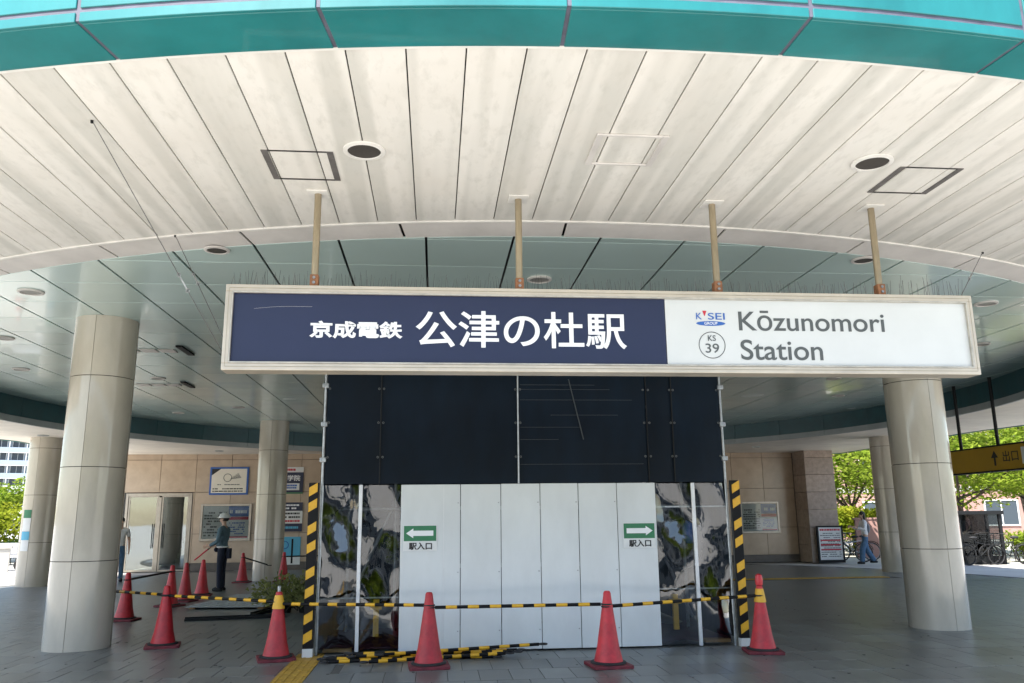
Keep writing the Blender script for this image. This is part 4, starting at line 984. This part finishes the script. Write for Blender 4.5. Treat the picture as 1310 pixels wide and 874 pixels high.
tree('maple_tree', 'light green maple with spreading dark limbs behind the glass shelter', (20.3, 30.5, -.03), 6.6, 3.6, 11000, M['leaf'], .34, .10, tg, 1)
tree('maple_tree', 'light green maple at right frame edge above the planter', (24.5, 31.5, -.03), 6.8, 3.6, 11000, M['leaf'], .34, .10, tg, 2)
tree('maple_tree', 'bright green maple seen between the stone pillar and the shaded column', (19.0, 36.5, -.03), 7.0, 3.9, 9000, M['leaf'], .30, .12, tg, 3)
tree('maple_tree', 'tall green tree standing far behind the overhead sign', (31, 41, -.03), 9.5, 5.0, 9000, M['leaf'], .33, .15, tg, 4)
tree('maple_tree', 'green tree between the far left column and the apartment block', (-21, 41, -.03), 4.6, 2.3, 6000, M['leaf'], .3, .11, tg, 5)
def shrub(label, loc, rx, ry, h, n, m, ls, group='clipped shrubs'):
    e = empty('shrub', loc, 0, label, 'shrub', group); lb = MB(); sm = MB()
    for k in range(26):
        a = Vector((random.uniform(-rx, rx) * .8, random.uniform(-ry, ry) * .8, 0)); b_ = a + Vector((random.gauss(0, .15), random.gauss(0, .15), h * random.uniform(.5, .9)))
        sm.tube(a, b_, .018, .008, 5); leaves(lb, (b_.x, b_.y, b_.z), rx * .3 + .1, ry * .3 + .1, h * .22, n // 26, ls, .6, .6)
    leaves(lb, (0, 0, h * .5), rx, ry, h * .5, n // 3, ls, .7, .6)
    sm.build('stems', M['bark'], e); lb.build('foliage', m, e)
shrub('yellow green shrub mass below the left tree', (-20.2, 38.2, -.03), 3.0, 1.6, 2.3, 7000, M['leaf_y'], .10)
shrub('dark shrub under the yellow shrub at far left', (-19.0, 35.6, -.03), 2.6, .8, .9, 3000, M['leaf_d'], .09)
shrub('yellow green hedge behind the parked bicycles', (18.3, 33.4, -.03), 2.6, .9, 1.9, 6500, M['leaf_y'], .09)
shrub('green shrub behind the planter at right', (20.4, 26.9, -.03), .8, .6, 1.0, 2200, M['leaf'], .06)
e = empty('planter', (19.75, 25.6, -.03), R(-8), 'brown square planter box at the right end of the bicycles', 'planter')
for x0, x1, y0, y1 in ((-.4, .4, -.4, -.34), (-.4, .4, .34, .4), (-.4, -.34, -.34, .34), (.34, .4, -.34, .34)): MB().box(x0, x1, y0, y1, 0, .48).build('side_panel', M['terracotta'], e, bevel=.01)
MB().box(-.34, .34, -.34, .34, .05, .43).build('soil', M['soil'], e)
lb = MB(); leaves(lb, (0, 0, .55), .36, .36, .22, 700, .06); lb.build('foliage', M['leaf'], e)
put(MB().box(0, 2.2, 0, .12, 0, 1.45).box(-.06, 2.26, -.03, .15, 1.451, 1.52).build('low_wall', M['pink_wall'], loc=(16.3, 31.2, -.03), rz=R(-8)), 'low pink wall behind the bicycles and walking woman', 'wall')
put(MB().box(-1.7, 1.7, 0, .2, 0, .8).box(-1.75, 1.75, -.04, .24, .801, .88).build('low_wall', M['concrete'], loc=(-16.0, 29.6, -.03), rz=R(20)), 'low pale concrete wall behind the far left column', 'wall')
def block(name, label, loc, rz, W, Hh, Dp, bays, floors, wall_m, fh, ww, wh, balcony, band=None):
    e = empty(name, loc, rz, label, 'building')
    MB().box(-W / 2, W / 2, 0, Dp, 0, Hh).build('wall', wall_m, e)
    MB().box(-W / 2 - .2, W / 2 + .2, -.2, Dp + .2, Hh + .002, Hh + .5).build('roof', M['concrete'], e)
    bw = W / bays; wm_ = MB().box(-ww / 2, ww / 2, -.06, -.004, 0, wh).mesh('window', M['window']); fm = MB().box(-ww / 2 - .08, -ww / 2, -.1, -.004, -.08, wh + .08).box(ww / 2, ww / 2 + .08, -.1, -.004, -.08, wh + .08).box(-ww / 2, ww / 2, -.1, -.004, wh, wh + .08).box(-ww / 2, ww / 2, -.1, -.004, -.08, 0).box(-.03, .03, -.1, -.062, 0, wh).mesh('window_frame', M['white'])
    for j in range(floors):
        for i in range(bays):
            w = inst('window', wm_, e, (-W / 2 + bw * (i + .5), 0, fh * j + .9)); inst('window_frame', fm, w)
        if balcony:
            MB().box(-W / 2, W / 2, -1.4, -.11, fh * j - .12, fh * j + .1).build('balcony_slab', M['white'], e); MB().box(-W / 2, W / 2, -1.45, -1.38, fh * j + .12, fh * j + 1.15).build('balcony_rail', M['apartment'], e)
            for i in range(bays + 1): MB().box(-W / 2 + bw * i - .08, -W / 2 + bw * i + .08, -1.37, -.12, fh * j + .11, fh * j + 2.85).build('balcony_divider', M['white'], e)
        elif band: MB().box(-W / 2, W / 2, -.05, -.003, fh * j + fh - .35, fh * j + fh - .02).build('wall_band', band, e)
    return e
block('apartment_block', 'pale blue grey apartment block with balconies far behind at left', (-110, 200, 0), R(22), 50, 46, 14, 14, 15, M['apartment'], 3.0, 2.4, 2.0, True)
block('brick_building', 'pink brick building with white bands behind the trees at right', (33, 52, 0), R(-22), 40, 11, 10, 11, 3, M['pink_wall'], 3.4, 1.8, 1.5, False, M['concrete'])
e = empty('street_lamp', (-22.3, 40, -.03), 0, 'slim pale street lamp at far left before the apartment block', 'street lamp')
MB().tube((0, 0, 0), (0, 0, 6.0), .07, .045, 10).build('post', M['white'], e, True); MB().path([(0, 0, 6), (.2, 0, 6.3), (.6, 0, 6.4), (.9, 0, 6.3)], .035, 8).build('arm', M['white'], e, True); MB().lathe([(.05, .18), (.22, .1), (.26, 0), (.001, -.06)], 18, (.9, 0, 6.05)).build('lamp_head', M['helmet'], e, True)
e = empty('white_fence', (-24, 48, -.03), R(15), 'white louvred fence below the apartment block', 'fence')
for k in range(10): MB().box(-5, 5, 0, .05, .5 + k * .33, .72 + k * .33).build('slat', M['white'], e)
for x in (-5, -2.5, 0, 2.5, 5): MB().box(x - .06, x + .06, .055, .14, 0, 3.9).build('post', M['white'], e)
e = empty('barrier_cone', (-13.55, 27.2, -.03), 0, 'red and white banded cone at the far left frame edge', 'cone')
for k in range(5): MB().lathe([(.17 - .026 * k, .03 + .15 * k), (.17 - .026 * (k + 1), .03 + .15 * (k + 1) - .001)], 20).build('band', M['cone'] if k % 2 == 0 else M['white'], e, True)
MB().box(-.2, .2, -.2, .2, 0, .03).build('base', M['rubber'], e)
e = empty('scrap_heap', (-15.2, 31.5, -.03), R(10), 'grey frame cart standing behind the low wall at far left', 'cart')
MB().box(-.8, .8, -.4, .4, .45, .55).build('deck', M['car_paint'], e, bevel=.01); MB().path([(-.8, -.38, .55), (-.95, -.38, 1.15), (-.95, .38, 1.15), (-.8, .38, .55)], .025, 8).build('handle', M['galv'], e, True); MB().box(-.5, .5, -.3, .3, .551, .95).build('load', M['car_paint'], e, bevel=.05)
for x in (-.6, .6):
    for y in (-.36, .36): MB().torus((x, y, .2), .15, .045, 'y', 18, 6).build('wheel', M['rubber'], e, True)
# unseen building and trees added behind the camera for the glossy panels to mirror
block('mirrored_building', 'pale unseen building added behind the camera for the panels to mirror', (4, -34, 0), R(180), 60, 9, 8, 14, 3, M['concrete'], 3.0, 2.2, 1.5, False, M['white'])
for q, (x, y) in enumerate(((-9, -17), (-1.5, -20), (6, -17.5), (14, -19))):
    tree('mirrored_tree', ['first', 'second', 'third', 'fourth'][q] + ' unseen tree added behind the camera for reflections, from the left', (x, y, -.03), 7.5, 3.4, 3200, M['leaf'], .36, .2, 'unseen trees added for reflections', 20 + q)
